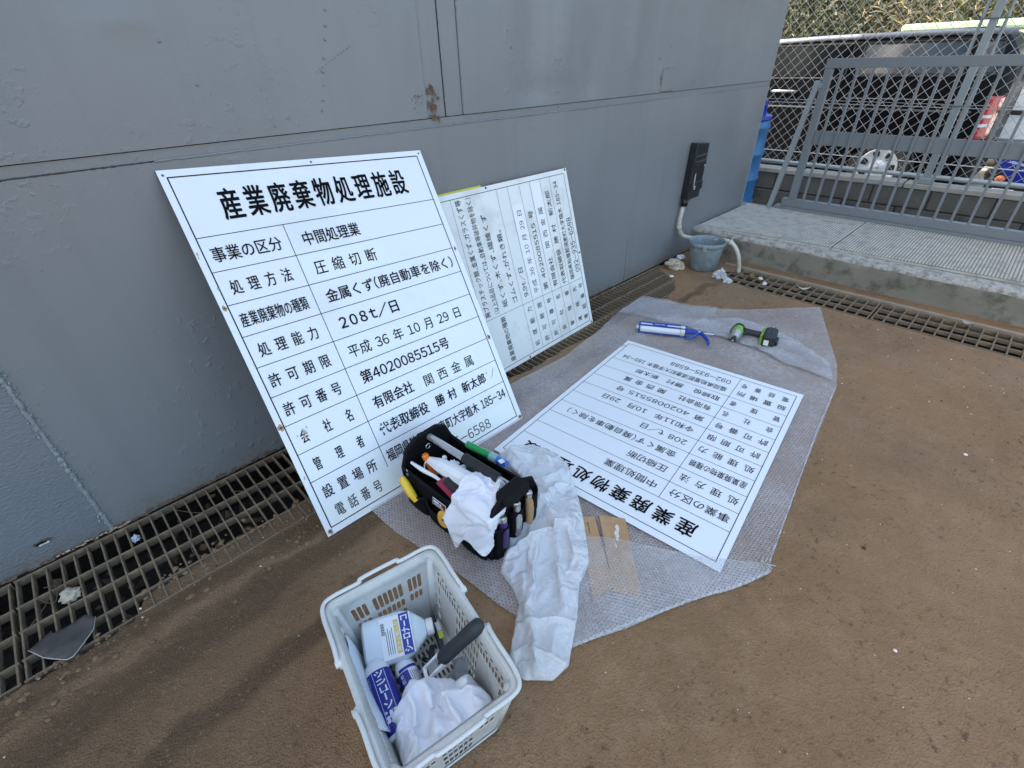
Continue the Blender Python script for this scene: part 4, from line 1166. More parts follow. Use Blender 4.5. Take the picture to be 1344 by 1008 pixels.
def write(mb, s, u0, u1, v0, v1, P, bold=0.0, off=.0009, mi=0):
    """P(u, v, off) -> point; bold = stroke widening in metres"""
    vs, fs, _, _ = glyphs(s)
    sh_ = [(0, 0)] if not bold else [(0, 0), (bold, 0), (-bold, 0), (0, bold), (0, -bold), (bold*.7, bold*.7), (-bold*.7, bold*.7), (bold*.7, -bold*.7), (-bold*.7, -bold*.7)]
    for k, (dx, dy) in enumerate(sh_):
        mb.add([P(u0+a*(u1-u0)+dx, v0+b*(v1-v0)+dy, off+k*.00004) for a, b in vs], fs, mi)
def line(mb, u0, v0, u1, v1, wdt, P, off=.0007, n=8):
    d = Vector((u1-u0, v1-v0)); L_ = d.length; d /= L_; q = Vector((-d.y, d.x))*wdt/2
    vs = []
    for i in range(n+1):
        t = i/n; x = u0+(u1-u0)*t; y = v0+(v1-v0)*t
        vs.append(P(x-q.x, y-q.y, off)); vs.append(P(x+q.x, y+q.y, off))
    mb.add(vs, [(2*i, 2*i+2, 2*i+3, 2*i+1) for i in range(n)])
def plate_builder(corners):
    """corners BL BR TR TL in world; returns map from metres on the plate"""
    bl, br, tr_, tl = [Vector(c) for c in corners]
    n0 = (br-bl).cross(tl-bl).normalized()
    def P(Wd, H_, bow=0.0):
        def f(u, v, off=0.0):
            a = u/Wd; b = v/H_
            p = bl*(1-a)*(1-b)+br*a*(1-b)+tr_*a*b+tl*(1-a)*b
            return p+n0*(off+bow*math.sin(math.pi*max(0, min(1, b)))*math.sin(math.pi*max(0, min(1, a))))
        return f
    return P
def board(t, P, Wd, H_, m_, th=.003, nu=24, nv=30, name='panel', corner_cut=None):
    mb = MB()
    for layer, o_ in ((0, 0.0), (1, -th)):
        for j in range(nv+1):
            for i in range(nu+1):
                u = Wd*i/nu; v = H_*j/nv
                if layer == 0 or True: mb.v.append(tuple(P(u, v, o_)))
    Wn = nu+1; B = Wn*(nv+1)
    for j in range(nv):
        for i in range(nu):
            a = j*Wn+i; mb.f.append([a, a+1, a+Wn+1, a+Wn]); mb.mi.append(0)
            mb.f.append([B+a, B+a+Wn, B+a+Wn+1, B+a+1]); mb.mi.append(1)
    rim = [i for i in range(nu)]+[nu+Wn*j for j in range(nv)]+[nv*Wn+nu-i for i in range(nu)]+[Wn*(nv-j) for j in range(nv)]
    for k in range(len(rim)):
        a = rim[k]; b = rim[(k+1) % len(rim)]; mb.f.append([a, B+a, B+b, b]); mb.mi.append(1)
    return mb.build(name, [m_, M_alu], t, world=True)

ROW = [.835, .749, .664, .580, .496, .412, .328, .244, .160]
LBL = [('事業の区分', .045, .275), ('処 理 方 法', .056, .264), ('産業廃棄物の種類', .041, .277), ('処 理 能 力', .053, .265), ('許 可 期 限', .043, .266), ('許 可 番 号', .046, .262), ('会 社 名', .058, .26), ('管 理 者', .061, .259), ('設 置 場 所', .048, .267)]
# (CJK wide blanks keep the spread-out lettering of the table)
LBL = [(a.replace(' ', '\u2009'*3) if a.count(' ') else a, b, c) for a, b, c in LBL]
LBL[6] = ('会　　社　　名', .058, .26); LBL[7] = ('管　　理　　者', .061, .259)

# ---- sign 1: the big white table leaning on the wall
WL, HL = .905, 1.20
s1 = thing('leaning_sign', 'largest white sign, leaning upright on the steel wall, rusty screws along its rim', 'sign', (.72, -.57, .003))
P1 = plate_builder([(.263, -.564, .003), (1.173, -.583, .005), (1.196, -.006, 1.028), (.293, -.006, 1.080)])(WL, HL, -.006)
board(s1, P1, WL, HL, M_white)
def grid_lines(t, P, Wd, H_, rows, div, fr, lw=.0021, fw=.0034, divb=None):
    mb = MB(); u0, u1, v0, v1 = fr
    for a in ((u0, v0, u1, v0), (u1, v0, u1, v1), (u1, v1, u0, v1), (u0, v1, u0, v0)): line(mb, a[0]*Wd, a[1]*H_, a[2]*Wd, a[3]*H_, fw, P)
    for r_ in rows: line(mb, u0*Wd, r_*H_, u1*Wd, r_*H_, lw, P, .0006)
    line(mb, div*Wd, v0*H_, div*Wd, rows[0]*H_, lw, P, .0005)
    return mb.build('printed_table_lines', M_black, t, world=True)
grid_lines(s1, P1, WL, HL, ROW, .306, (.023, .972, .020, .982))
def text_part(t, P, Wd, H_, items, bold, m_=M_black, name='lettering', off=.0012):
    mb = MB()
    for (s_, a, b, c, d) in items: write(mb, s_, a*Wd, b*Wd, c*H_, d*H_, P, bold, off)
    return tag(mb.build(name, m_, t, world=True), kind='stuff')
# white renewal stickers under some values
def sticker(t, P, Wd, H_, u0, v0, u1, v1, m_=M_stick, off=.00095):
    mb = MB(); n_ = 4
    vs = [P((u0+(u1-u0)*i/n_)*Wd, v*H_, off) for v in (v0, v1) for i in range(n_+1)]
    b = [P((u0+(u1-u0)*i/n_)*Wd, v*H_, .0002) for v in (v0, v1) for i in range(n_+1)]
    mb.add(vs+b, [(i, i+1, i+n_+2, i+n_+1) for i in range(n_)]+[(0, n_+1, 3*(n_+1), 2*(n_+1)), (n_, 3*n_+2, 4*n_+3, 2*n_+1)]+[(i, 2*(n_+1)+i, 2*(n_+1)+i+1, i+1) for i in range(n_)])
    return mb.build('sticker', m_, t, world=True)
sticker(s1, P1, WL, HL, .312, .668, .662, .744, M_stick2)
sticker(s1, P1, WL, HL, .310, .416, .905, .492, M_stick2)
sticker(s1, P1, WL, HL, .575, .250, .885, .322, M_stick2)
sticker(s1, P1, WL, HL, .026, .0215, .968, .092, M_stick2)
text_part(s1, P1, WL, HL, [('\u2009'.join('産業廃棄物処理施設'), .137, .866, .868, .945)], .0016, name='title_lettering')
its = [(s_, a, b, ROW[i+1 if i < 8 else 8]+.021-(.0 if i < 8 else .085), 0) for i, (s_, a, b) in enumerate(LBL)]
its = []
for i, (s_, a, b) in enumerate(LBL):
    v0 = (ROW[i+1] if i < 8 else .078)+.022
    its.append((s_, a, b, v0, v0+.037))
for it in its: text_part(s1, P1, WL, HL, [it], .0004, name='row_lettering')
text_part(s1, P1, WL, HL, [('電\u2009\u2009\u2009話\u2009\u2009\u2009番\u2009\u2009\u2009号', .063, .254, .037, .074)], .0005, M_ink, name='row_lettering')
V1 = [('中間処理業', .355, .582, .769, .807, .0011), ('圧 縮 切 断', .352, .61, .685, .724, .0009), ('金属くず（廃自動車を除く）', .350, .945, .602, .640, .0011), ('2\u20090\u20098\u2009t／日', .358, .614, .519, .558, .0018),
      ('平成 36 年 10 月 29 日', .345, .886, .433, .471, .0009), ('第4020085515号', .35, .773, .350, .389, .0013), ('有限会社', .355, .538, .266, .304, .0013), ('関 西 金 属', .595, .856, .262, .300, .0006),
      ('代表取締役', .335, .566, .184, .222, .0014), ('勝 村', .610, .716, .186, .222, .0014), ('新太郎', .752, .884, .186, .222, .0014), ('福岡県粕屋郡須恵町大字植木 185-34', .320, .955, .103, .141, .0009)]
for s_, a, b, c, d, bo in V1: text_part(s1, P1, WL, HL, [(s_, a, b, c, d)], bo*.5, name='row_lettering')
text_part(s1, P1, WL, HL, [('092-935-6588', .405, .82, .034, .068)], .0002, M_ink, name='row_lettering')
# flakes where the vinyl of the name has worn off
mb = MB(); rnd = random.Random(5)
for k in range(26):
    u = rnd.uniform(.335, .42)*WL; v = rnd.uniform(.18, .226)*HL; r = rnd.uniform(.0015, .005)
    vs = [P1(u, v, .00185)]+[P1(u+r*rnd.uniform(.5, 1.4)*math.cos(a), v+r*rnd.uniform(.5, 1.4)*math.sin(a), .00185) for a in [k2*math.pi/4 for k2 in range(8)]]
    mb.add(vs, [(0, 1+i, 1+(i+1) % 8) for i in range(8)])
mb.build('worn_patch', M_white, s1, world=True)
mb = MB(); mb2 = MB()
for (u, v) in ((.014, .988), (.5, .991), (.985, .990), (.012, .66), (.012, .33), (.014, .012), (.988, .012), (.986, .33), (.986, .66)):
    p = P1(u*WL, v*HL, 0); nn = (P1(u*WL, v*HL, 1)-p)
    q = Matrix.Translation(p) @ nn.to_track_quat('Z', 'Y').to_matrix().to_4x4()
    rr = .0075 if v < .4 else .0055
    mb.lathe([(.0001, .0022), (rr*.55, .0020), (rr*.62, .0006)], 12, q)
    n_ = 12; rnd = random.Random(int(u*100+v*1000))
    vs = [P1(u*WL, v*HL, .0006)]+[P1(u*WL+rr*rnd.uniform(.7, 1.5)*math.cos(a), v*HL+rr*rnd.uniform(.8, 1.9)*math.sin(a), .0006) for a in [k2*math.pi/6 for k2 in range(n_)]]
    if v < .7: mb2.add(vs, [(0, 1+i, 1+(i+1) % n_) for i in range(n_)])
mb.build('rusty_screw', M_rust, s1, world=True); mb2.build('rust_stain', mat('tan_rust_stain', (.42, .30, .17), .8, var=.4, vscale=200), s1, world=True)
mb = MB(); rnd = random.Random(8)
for (u, v, r) in ((.008, .80, .004), (.006, .79, .003), (.02, .71, .003), (.012, .18, .004), (.9, .215, .003), (.075, .30, .005), (.08, .293, .006), (.07, .282, .004), (.05, .292, .003), (.09, .305, .003)):
    vs = [P1(u*WL, v*HL, .0016)]+[P1(u*WL+r*rnd.uniform(.3, 1.2)*math.cos(a), v*HL+2*r*rnd.uniform(.3, 1.2)*math.sin(a), .0016) for a in [k2*math.pi/4 for k2 in range(8)]]
    mb.add(vs, [(0, 1+i, 1+(i+1) % 8) for i in range(8)])
mb.build('scuff_mark', mat('scuff_tan', (.50, .42, .33), .8, var=.4, vscale=200), s1, world=True)
mb = MB(); line(mb, .925*WL, .20*HL, .945*WL, .222*HL, .0014, P1, .0016, 3); line(mb, .91*WL, .19*HL, .93*WL, .20*HL, .001, P1, .0016, 3); mb.build('scratch', M_ink, s1, world=True)

# ---- sign 2: the same table turned on its side, leaning behind
e3 = Vector((-.06709, .26601, .96163)); P0 = Vector((2.128, -.232, .003))
bl = P0; br = Vector((2.072, -.026, .845)); u3 = Vector((-.99682, -.0595, -.0531))
tl = Vector((.995, -.270, .003)); tr3 = Vector((.975, -.026, .845))
W3, H3 = .8755, 1.135
s2 = thing('sideways_sign', 'older white sign turned on its side, leaning behind the largest sign, yellow rim', 'sign', (1.55, -.25, .003))
Pq = plate_builder([bl, br, tr3, tl])(W3, H3, -.002)
P3 = Pq
board(s2, P3, W3, H3, M_white2, th=.009, nu=20, nv=26)
mb = MB()
for (v0, v1, mi) in ((.80, 1.135, 0), (.60, .80, 0)):
    a0 = W3+.0008
    mb.add([P3(a0, v0, .0003), P3(a0, v1, .0003), P3(a0, v1, -.013), P3(a0, v0, -.013)], [(0, 1, 2, 3)], 0)
    mb.add([P3(a0-.004, v0, -.0095), P3(a0+.003, v0, -.0095), P3(a0+.003, v1, -.0095), P3(a0-.004, v1, -.0095)], [(0, 1, 2, 3)], 0)
def rimbox(v0, v1, u0, u1, d0, d1):
    vs = [P3(u, v, -d) for u in (u0, u1) for v in (v0, v1) for d in (d0, d1)]
    mb.add(vs, [(0, 1, 3, 2), (4, 6, 7, 5), (0, 4, 5, 1), (2, 3, 7, 6), (0, 2, 6, 4), (1, 5, 7, 3)])
rimbox(.60, 1.13, W3-.03, W3+.0075, .010, .022)
mb.build('yellow_rim', mat('yellow_rim_paint', (.62, .55, .08), .6, var=.3, vscale=30), s2, world=True, solid=.002)
mb = MB(); rnd = random.Random(4); v = .02
while v < .60:
    d = rnd.uniform(.02, .08)
    mb.add([P3(W3+.0008, v, .0004), P3(W3+.0008, v+d*.7, .0004), P3(W3+.0008, v+d*.7, -.011), P3(W3+.0008, v, -.011)], [(0, 1, 2, 3)], 0); v += d
mb.build('red_paint_chip', mat('faded_red', (.35, .06, .05), .7, var=.5, vscale=90), s2, world=True, solid=.002)
mb = MB(); v = .4
while v < .72:
    d = rnd.uniform(.03, .1)
    mb.add([P3(-.0008, v, .0004), P3(-.0008, v+d*.8, .0004), P3(-.0008, v+d*.8, -.011), P3(-.0008, v, -.011)], [(0, 1, 2, 3)], 0); v += d
mb.build('red_paint_chip', MC['faded_red'], s2, world=True, solid=.002)
mb = MB(); u0, u1, v0, v1 = .022, .852, .026, .99
R3 = (.800, .522, .448, .367, .292, .216, .145)
for a in ((u0, v0, u1, v0), (u1, v0, u1, v1), (u0, v1, u0, v0)): line(mb, *a, .0024, P3)
for r_ in R3: line(mb, u0, r_, u1, r_, .0013, P3, .0006)
line(mb, .287, v0, .287, R3[0], .0016, P3, .0005)
for r_ in (.884, ): line(mb, u0, r_, u1, r_, .0013, P3, .0006)
line(mb, .287, .800, .287, .96, .0016, P3, .0005)
mb.build('printed_table_lines', M_black, s2, world=True)
sticker(s2, P3, 1, 1, .300, .370, .765, .445, M_stick, .00095)
sticker(s2, P3, 1, 1, .50, .220, .84, .290, M_stick, .00095)
h = .017
T3 = [('産業廃棄物の種類', .035, .275, .675), ('処　理　能　力', .045, .262, .484), ('許　可　期　限', .045, .262, .406), ('許　可　番　号', .045, .262, .329), ('会　　社　　名', .05, .255, .254), ('管　　理　　者', .05, .255, .180), ('連　　絡　　先', .05, .255, .108), ('電　話　番　号', .045, .262, .053),
      ('廃プラスチック類、金属くず、ガラスくず等', .300, .845, .762), ('（以上3品目については、自動車等破砕物を除く）', .300, .845, .701), ('紙くず、木くず、繊維くず', .315, .760, .638), ('ゴムくず、がれき類。', .315, .675, .567),
      ('9.9t／日', .32, .47, .484), ('平成 36 年 10 月 29 日', .315, .735, .406), ('第 4020085515 号', .31, .72, .329), ('有限会社', .305, .465, .254), ('関 西 金 属', .515, .72, .254), ('代表取締役', .298, .49, .180), ('勝 村', .52, .62, .180), ('新太郎', .665, .79, .180), ('福岡県粕屋郡須恵町大字植木 185-34', .300, .825, .108), ('092-935-6588', .33, .63, .053),
      ('事業の区分', .045, .262, .925), ('中間処理業', .32, .55, .925), ('処　理　方　法', .045, .262, .842), ('破砕', .32, .42, .842)]
for s_, a, b, c in T3: text_part(s2, P3, 1, 1, [(s_, a, b, c-h, c+h)], 0, name='row_lettering', off=.0012)
mb = MB()
for (u, v) in ((.868, .58), (.43, .012), (.43, .99), (.008, .56), (.868, .012), (.01, .015)):
    p = P3(u, v, 0); q = Matrix.Translation(p) @ (P3(u, v, 1)-p).to_track_quat('Z', 'Y').to_matrix().to_4x4(); mb.lathe([(.0001, .002), (.005, .0018), (.0058, .0004)], 10, q)
mb.build('rusty_screw', M_rust, s2, world=True)

# ------------------------------------------------------------------ bubble wrap
def wrap_mat(name, lo, hi, tint=(.80, .80, .84)):
    m_ = bpy.data.materials.new(name); m_.use_nodes = True
    n = m_.node_tree; b = n.nodes['Principled BSDF']; L = n.links; out = n.nodes['Material Output']
    tc = N(n, 'ShaderNodeTexCoord'); P_ = tc.outputs['Object']
    def lat(off):
        a = N(n, 'ShaderNodeVectorMath', operation='MULTIPLY'); L.new(P_, a.inputs[0]); a.inputs[1].default_value = (1/.0115, 1/.0199, 0)
        c = N(n, 'ShaderNodeVectorMath', operation='ADD'); L.new(a.outputs[0], c.inputs[0]); c.inputs[1].default_value = (off, off, 0)
        f = N(n, 'ShaderNodeVectorMath', operation='FRACTION'); L.new(c.outputs[0], f.inputs[0])
        s_ = N(n, 'ShaderNodeVectorMath', operation='SUBTRACT'); L.new(f.outputs[0], s_.inputs[0]); s_.inputs[1].default_value = (.5, .5, 0)
        k = N(n, 'ShaderNodeVectorMath', operation='MULTIPLY'); L.new(s_.outputs[0], k.inputs[0]); k.inputs[1].default_value = (1, 1.732, 0)
        l = N(n, 'ShaderNodeVectorMath', operation='LENGTH'); L.new(k.outputs[0], l.inputs[0]); return l.outputs['Value']
    mn = N(n, 'ShaderNodeMath', operation='MINIMUM'); L.new(lat(0), mn.inputs[0]); L.new(lat(.5), mn.inputs[1])
    def rng(f, a, c, d, e):
        r = N(n, 'ShaderNodeMapRange'); r.interpolation_type = 'SMOOTHSTEP'; r.inputs[1].default_value = a; r.inputs[2].default_value = c; r.inputs[3].default_value = d; r.inputs[4].default_value = e; L.new(f, r.inputs[0]); return r.outputs[0]
    dome = rng(mn.outputs[0], .0, .46, 1, 0)
    ringo = rng(mn.outputs[0], .28, .40, 0, 1)
    ringi = rng(mn.outputs[0], .40, .52, 1, 0)
    ring = N(n, 'ShaderNodeMath', operation='MULTIPLY'); L.new(ringo, ring.inputs[0]); L.new(ringi, ring.inputs[1])  # highlights on the bubble rims, painted in as whiter, more opaque rings
    nz = N(n, 'ShaderNodeTexNoise'); nz.inputs['Scale'].default_value = 3.2; nz.inputs['Detail'].default_value = 5; L.new(P_, nz.inputs['Vector'])
    nb = N(n, 'ShaderNodeTexNoise'); nb.inputs['Scale'].default_value = 60; nb.inputs['Detail'].default_value = 2; L.new(P_, nb.inputs['Vector'])
    al = N(n, 'ShaderNodeMath', operation='MULTIPLY_ADD'); L.new(rng(nz.outputs['Fac'], .3, .7, -.06, .08), al.inputs[0]); al.inputs[1].default_value = 1; al.inputs[2].default_value = lo
    a2 = N(n, 'ShaderNodeMath', operation='MULTIPLY_ADD'); L.new(ring.outputs[0], a2.inputs[0]); a2.inputs[1].default_value = hi-lo; L.new(al.outputs[0], a2.inputs[2])
    a3 = N(n, 'ShaderNodeMath', operation='MULTIPLY_ADD'); L.new(rng(nb.outputs['Fac'], .35, .7, -.03, .05), a3.inputs[0]); a3.inputs[1].default_value = 1; L.new(a2.outputs[0], a3.inputs[2])
    b.inputs['Base Color'].default_value = (*tint, 1); b.inputs['Roughness'].default_value = .17; b.inputs['Specular IOR Level'].default_value = .8
    h = N(n, 'ShaderNodeMath', operation='MULTIPLY_ADD'); L.new(nb.outputs['Fac'], h.inputs[0]); h.inputs[1].default_value = .35; L.new(dome, h.inputs[2])
    bp = N(n, 'ShaderNodeBump'); bp.inputs['Strength'].default_value = 1; bp.inputs['Distance'].default_value = .003; L.new(h.outputs[0], bp.inputs['Height']); L.new(bp.outputs[0], b.inputs['Normal'])
    tr_ = N(n, 'ShaderNodeBsdfTransparent'); tr_.inputs[0].default_value = (.93, .93, .94, 1)
    mx = N(n, 'ShaderNodeMixShader'); L.new(a3.outputs[0], mx.inputs[0]); L.new(tr_.outputs[0], mx.inputs[1]); L.new(b.outputs[0], mx.inputs[2]); L.new(mx.outputs[0], out.inputs[0])
    return m_
M_wrap = wrap_mat('bubble_wrap_film', .25, .44, (.84, .80, .80))
M_wrap2 = wrap_mat('folded_bubble_wrap', .20, .36, (.88, .88, .88))
M_wrap3 = wrap_mat('creased_clear_film', .24, .42, (.88, .89, .9))
bwrap = thing('bubble_wrap', 'large clear bubble wrap sheet spread on the brown ground under the flat sign', 'bubble wrap', (1.4, -.95, 0))
OUT = [(.42, -.50), (.78, -.40), (1.30, -.362), (1.70, -.385), (2.05, -.335), (2.33, -.276), (2.606, -.262), (2.66, -.42), (2.68, -.54), (2.892, -.82), (3.231, -1.13), (2.80, -1.32), (2.573, -1.42), (2.353, -1.482), (1.575, -1.583), (1.21, -1.64), (1.153, -1.655), (1.031, -1.605), (.892, -1.528), (.70, -1.45), (.546, -1.37), (.50, -1.15), (.479, -.945), (.434, -.712)]
def wrap_z(x, y):
    z = .006+.002*noise.noise((x*5, y*5, 0))+.011*max(0, min(1, (y+.62)/.12))*(1 if x < 3.0 else 0)
    # buckled folds in the far part
    for (a, b, c, d, hgt, wd) in ((2.43, -.60, 2.35, -1.46, .022, .03), (2.60, -.70, 2.45, -1.43, .014, .03), (2.33, -.62, 2.10, -1.40, .010, .03), (2.68, -.95, 3.1, -1.1, .008, .05), (2.3, -.35, 2.75, -.95, .012, .035), (1.9, -.42, 2.3, -.95, .007, .03), (.6, -.55, 1.0, -.6, .004, .02)):
        A = Vector((a, b)); B = Vector((c, d)); p = Vector((x, y)); v = B-A; t = max(0, min(1, (p-A).dot(v)/v.length_squared)); q = (p-(A+v*t)).length+.02*noise.noise((x*7, y*7, 2))
        z += hgt*math.exp(-(q/wd)**2)*math.sin(math.pi*(.1+.8*t))
    ed = min(abs(y+.36) if x < 2 else 1, 1)
    z += .006*max(0, noise.noise((x*2.4, y*2.4, 9)))
    return z
BW_ORG = (1.4, -.95)
sheet(OUT, .026, wrap_z, 'wrap_sheet', M_wrap, bwrap, world=True)
FL = [(.793, -1.115), (.90, -1.235), (1.033, -1.459), (1.175, -1.648), (1.150, -1.660), (1.031, -1.609), (.892, -1.532), (.70, -1.454), (.548, -1.374), (.53, -1.25), (.60, -1.18), (.68, -1.10)]
def flap_z(x, y): 
    u = (x-.8)*.55+(y+1.25)*.835
    return .0165+.008*max(0, min(1, 1.6-abs((x-.86)/.13), 1.6-abs((y+1.28)/.13)))+.006*abs(noise.noise((x*9, y*9, 3)))+.010*math.exp(-((x-.95)**2+(y+1.50)**2)/.004)+.007*max(0, crumple(x*7, y*7, 2.0))
sheet(FL, .016, flap_z, 'folded_flap', M_wrap2, bwrap, world=True)
sheet([(2.30, -.29), (2.606, -.265), (2.68, -.53), (2.78, -.69), (2.60, -.74), (2.423, -.675), (2.36, -.50)], .022, lambda x, y: wrap_z(x, y)+.012+.01*max(0, crumple(x*5, y*5, 4.0)), 'folded_flap', M_wrap2, bwrap, world=True)
sheet([(2.41, -.66), (2.60, -.72), (2.72, -.86), (2.70, -1.12), (2.56, -1.38), (2.40, -1.45), (2.36, -1.25), (2.44, -1.05), (2.40, -.85)], .018, lambda x, y: wrap_z(x, y)+.010+.018*max(0, crumple(x*6, y*6, 1.0)), 'crumpled_fold', M_wrap3, bwrap, world=True)
def edge_roll(pts, r, name='rolled_edge'):
    mb = MB(); P_ = []
    for p in bez([(a, b, 0) for a, b in pts], 8): P_.append((p.x, p.y, wrap_z(p.x, p.y)+r*.6+.002*noise.noise((p.x*30, p.y*30, 0))))
    mb.tube(P_, r, 6); mb.build(name, M_wrap3, bwrap, world=True, smooth=True)
edge_roll([(.546, -1.37), (.892, -1.528), (1.031, -1.605), (1.150, -1.655)], .005)
edge_roll([(2.36, -1.478), (2.0, -1.52), (1.575, -1.583), (1.19, -1.64)], .003)
mb = MB()
for k in range(12):
    a = Vector((1.168, -1.632, .012)); mb.tube([a+Vector((random.gauss(0, .004), random.gauss(0, .004), 0)), a+Vector((random.gauss(.0, .012), random.gauss(-.012, .012), random.uniform(0, .018)))], .0018, 4)
mb.build('torn_tape', mat('torn_tape', (.5, .47, .42), .5, var=.4), bwrap, world=True)

# ---- sign 3: new sign lying flat
s3_ = thing('flat_sign', 'clean new white table sign lying flat on the bubble wrap, seen upside down', 'sign', (1.55, -1.05, .012))
# text frame: bottom left, bottom right, top right, top left
P4 = plate_builder([(2.168, -1.399, .018), (2.059, -.528, .018), (.938, -.652, .016), (1.041, -1.552, .013)])(.895, 1.135, .002)
WF, HF = .895, 1.135
board(s3_, P4, WF, HF, M_white3, th=.003, nu=14, nv=18)
grid_lines(s3_, P4, WF, HF, [.853, .770, .687, .603, .520, .437, .354, .270, .187], .302, (.026, .974, .028, .974), .0019, .0026)
text_part(s3_, P4, WF, HF, [('\u2009'.join('産業廃棄物処理施設'), .125, .915, .885, .945)], .0012, name='title_lettering')
RF = [.853, .770, .687, .603, .520, .437, .354, .270, .187]
for i, (s_, a, b) in enumerate(LBL):
    v0 = (RF[i+1]+.023) if i < 8 else .125
    text_part(s3_, P4, WF, HF, [(s_, .045 if i not in (4, 6) else .05, .28, v0, v0+.034)], 0, name='row_lettering')
text_part(s3_, P4, WF, HF, [('電　話　番　号', .05, .28, .060, .094)], 0, name='row_lettering')
for s_, a, b, c, d in [('中間処理業', .335, .571, .795, .830), ('圧縮切断', .338, .518, .710, .745), ('金属くず（廃自動車を除く）', .343, .900, .626, .661), ('208 t／日', .337, .558, .543, .577), ('令和11年  10月  29日', .342, .824, .460, .494), ('第 4020085515 号', .336, .802, .377, .411), ('有限会社', .339, .507, .293, .328), ('関 西 金 属', .579, .811, .293, .328), ('取締役', .333, .469, .210, .244), ('勝村　新太郎', .527, .798, .210, .244), ('福岡県粕屋郡須恵町大字植木 185-34', .331, .932, .128, .164), ('092-935-6588', .336, .674, .066, .098)]:
    text_part(s3_, P4, WF, HF, [(s_, a, b, c, d)], 0, name='row_lettering')

# ---- cardboard packets under the flap
M_card = mat('brown_cardboard', (.43, .255, .12), .8, var=.1, vscale=14, bump=.2, bscale=150, dirt=(.6, .5, .38), dscale=9, damt=.3)
def packet(poly, label, seed, prints):
    c = Vector((sum(p[0] for p in poly)/4, sum(p[1] for p in poly)/4, .0))
    t = thing('cardboard_packet', label, 'cardboard', (c.x, c.y, .010))
    mb = MB(); mb.extrude(poly, .0085, .0185); mb.build('card_sleeve', M_card, t, world=True, bevel=.001)
    d = Vector(poly[3])-Vector(poly[0]); e = Vector(poly[1])-Vector(poly[0])
    mb = MB()
    for (a, b, r) in prints:
        q = Vector(poly[0])+e*a+d*b; vs = [(q.x, q.y, .0191)]; rnd = random.Random(seed+int(b*100))
        for k in range(10): an = k*math.pi/5; o_ = e.normalized()*math.cos(an)*r*.5*rnd.uniform(.5, 1.2)+d.normalized()*math.sin(an)*r*rnd.uniform(.6, 1.3); vs.append((q.x+o_.x, q.y+o_.y, .0189))
        mb.add(vs, [(0, 1+i, 1+(i+1) % 10) for i in range(10)])
    mb.build('faded_print', mat('print_smudge', (.66, .62, .55), .5, var=.5, vscale=200) if seed > 5 else mat('brown_print', (.22, .13, .06), .7, var=.6, vscale=300), t, world=True)
packet([(.908, -1.112), (.945, -1.152), (.775, -1.353), (.700, -1.335)], 'narrow brown cardboard strip nearest the white plastic bag', 3, ((.5, .10, .008), (.5, .14, .007), (.5, .18, .008), (.5, .22, .006)))
packet([(.961, -1.159), (1.010, -1.232), (.812, -1.428), (.765, -1.360)], 'wide brown cardboard strip with a worn white patch beside the flat sign', 8, ((.6, .16, .013), (.55, .24, .018), (.5, .32, .012), (.4, .42, .008)))

# ------------------------------------------------------------------ thin white plastic bag
def bag_mat(name, alpha=.72):
    m_ = bpy.data.materials.new(name); m_.use_nodes = True
    n = m_.node_tree; b = n.nodes['Principled BSDF']; L = n.links; out = n.nodes['Material Output']
    b.inputs['Base Color'].default_value = (.92, .93, .94, 1); b.inputs['Roughness'].default_value = .16; b.inputs['Specular IOR Level'].default_value = .8
    tl_ = N(n, 'ShaderNodeBsdfTranslucent'); tl_.inputs[0].default_value = (.92, .94, .95, 1)
    m1 = N(n, 'ShaderNodeMixShader'); m1.inputs[0].default_value = .14; L.new(b.outputs[0], m1.inputs[1]); L.new(tl_.outputs[0], m1.inputs[2])
    tc = N(n, 'ShaderNodeTexCoord')
    z = N(n, 'ShaderNodeTexNoise'); z.inputs['Scale'].default_value = 9; z.inputs['Detail'].default_value = 4; L.new(tc.outputs['Object'], z.inputs['Vector'])
    mv = N(n, 'ShaderNodeVectorMath', operation='MULTIPLY_ADD'); L.new(z.outputs['Color'], mv.inputs[0]); mv.inputs[1].default_value = (.10, .10, .10); L.new(tc.outputs['Object'], mv.inputs[2])
    last = None; hs = None
    for sc_k, wd, am in ((14, .03, .30), (34, .05, .25), (70, .07, .15)):      # pressed-in crease lines: double film, so more opaque
        v = N(n, 'ShaderNodeTexVoronoi', feature='DISTANCE_TO_EDGE'); v.inputs['Scale'].default_value = sc_k; L.new(mv.outputs[0], v.inputs['Vector'])
        r = N(n, 'ShaderNodeMapRange'); r.inputs[1].default_value = 0; r.inputs[2].default_value = wd; r.inputs[3].default_value = am; r.inputs[4].default_value = 0; L.new(v.outputs['Distance'], r.inputs[0])
        if last is None: last = r.outputs[0]
        else:
            a = N(n, 'ShaderNodeMath', operation='ADD'); L.new(last, a.inputs[0]); L.new(r.outputs[0], a.inputs[1]); last = a.outputs[0]
    al = N(n, 'ShaderNodeMath', operation='MULTIPLY_ADD', use_clamp=True); L.new(last, al.inputs[0]); al.inputs[1].default_value = .3; al.inputs[2].default_value = alpha
    tr_ = N(n, 'ShaderNodeBsdfTransparent'); m2 = N(n, 'ShaderNodeMixShader'); L.new(al.outputs[0], m2.inputs[0])
    L.new(tr_.outputs[0], m2.inputs[1]); L.new(m1.outputs[0], m2.inputs[2]); L.new(m2.outputs[0], out.inputs[0])
    bp = N(n, 'ShaderNodeBump'); bp.inputs['Strength'].default_value = .8; bp.inputs['Distance'].default_value = .004; L.new(last, bp.inputs['Height']); L.new(bp.outputs[0], b.inputs['Normal'])
    return m_
M_bag = bag_mat('white_polythene', .70)
bagt = thing('plastic_bag', 'crumpled translucent white plastic bag between the tool bag and the cardboard', 'bag', (.75, -1.05, 0))
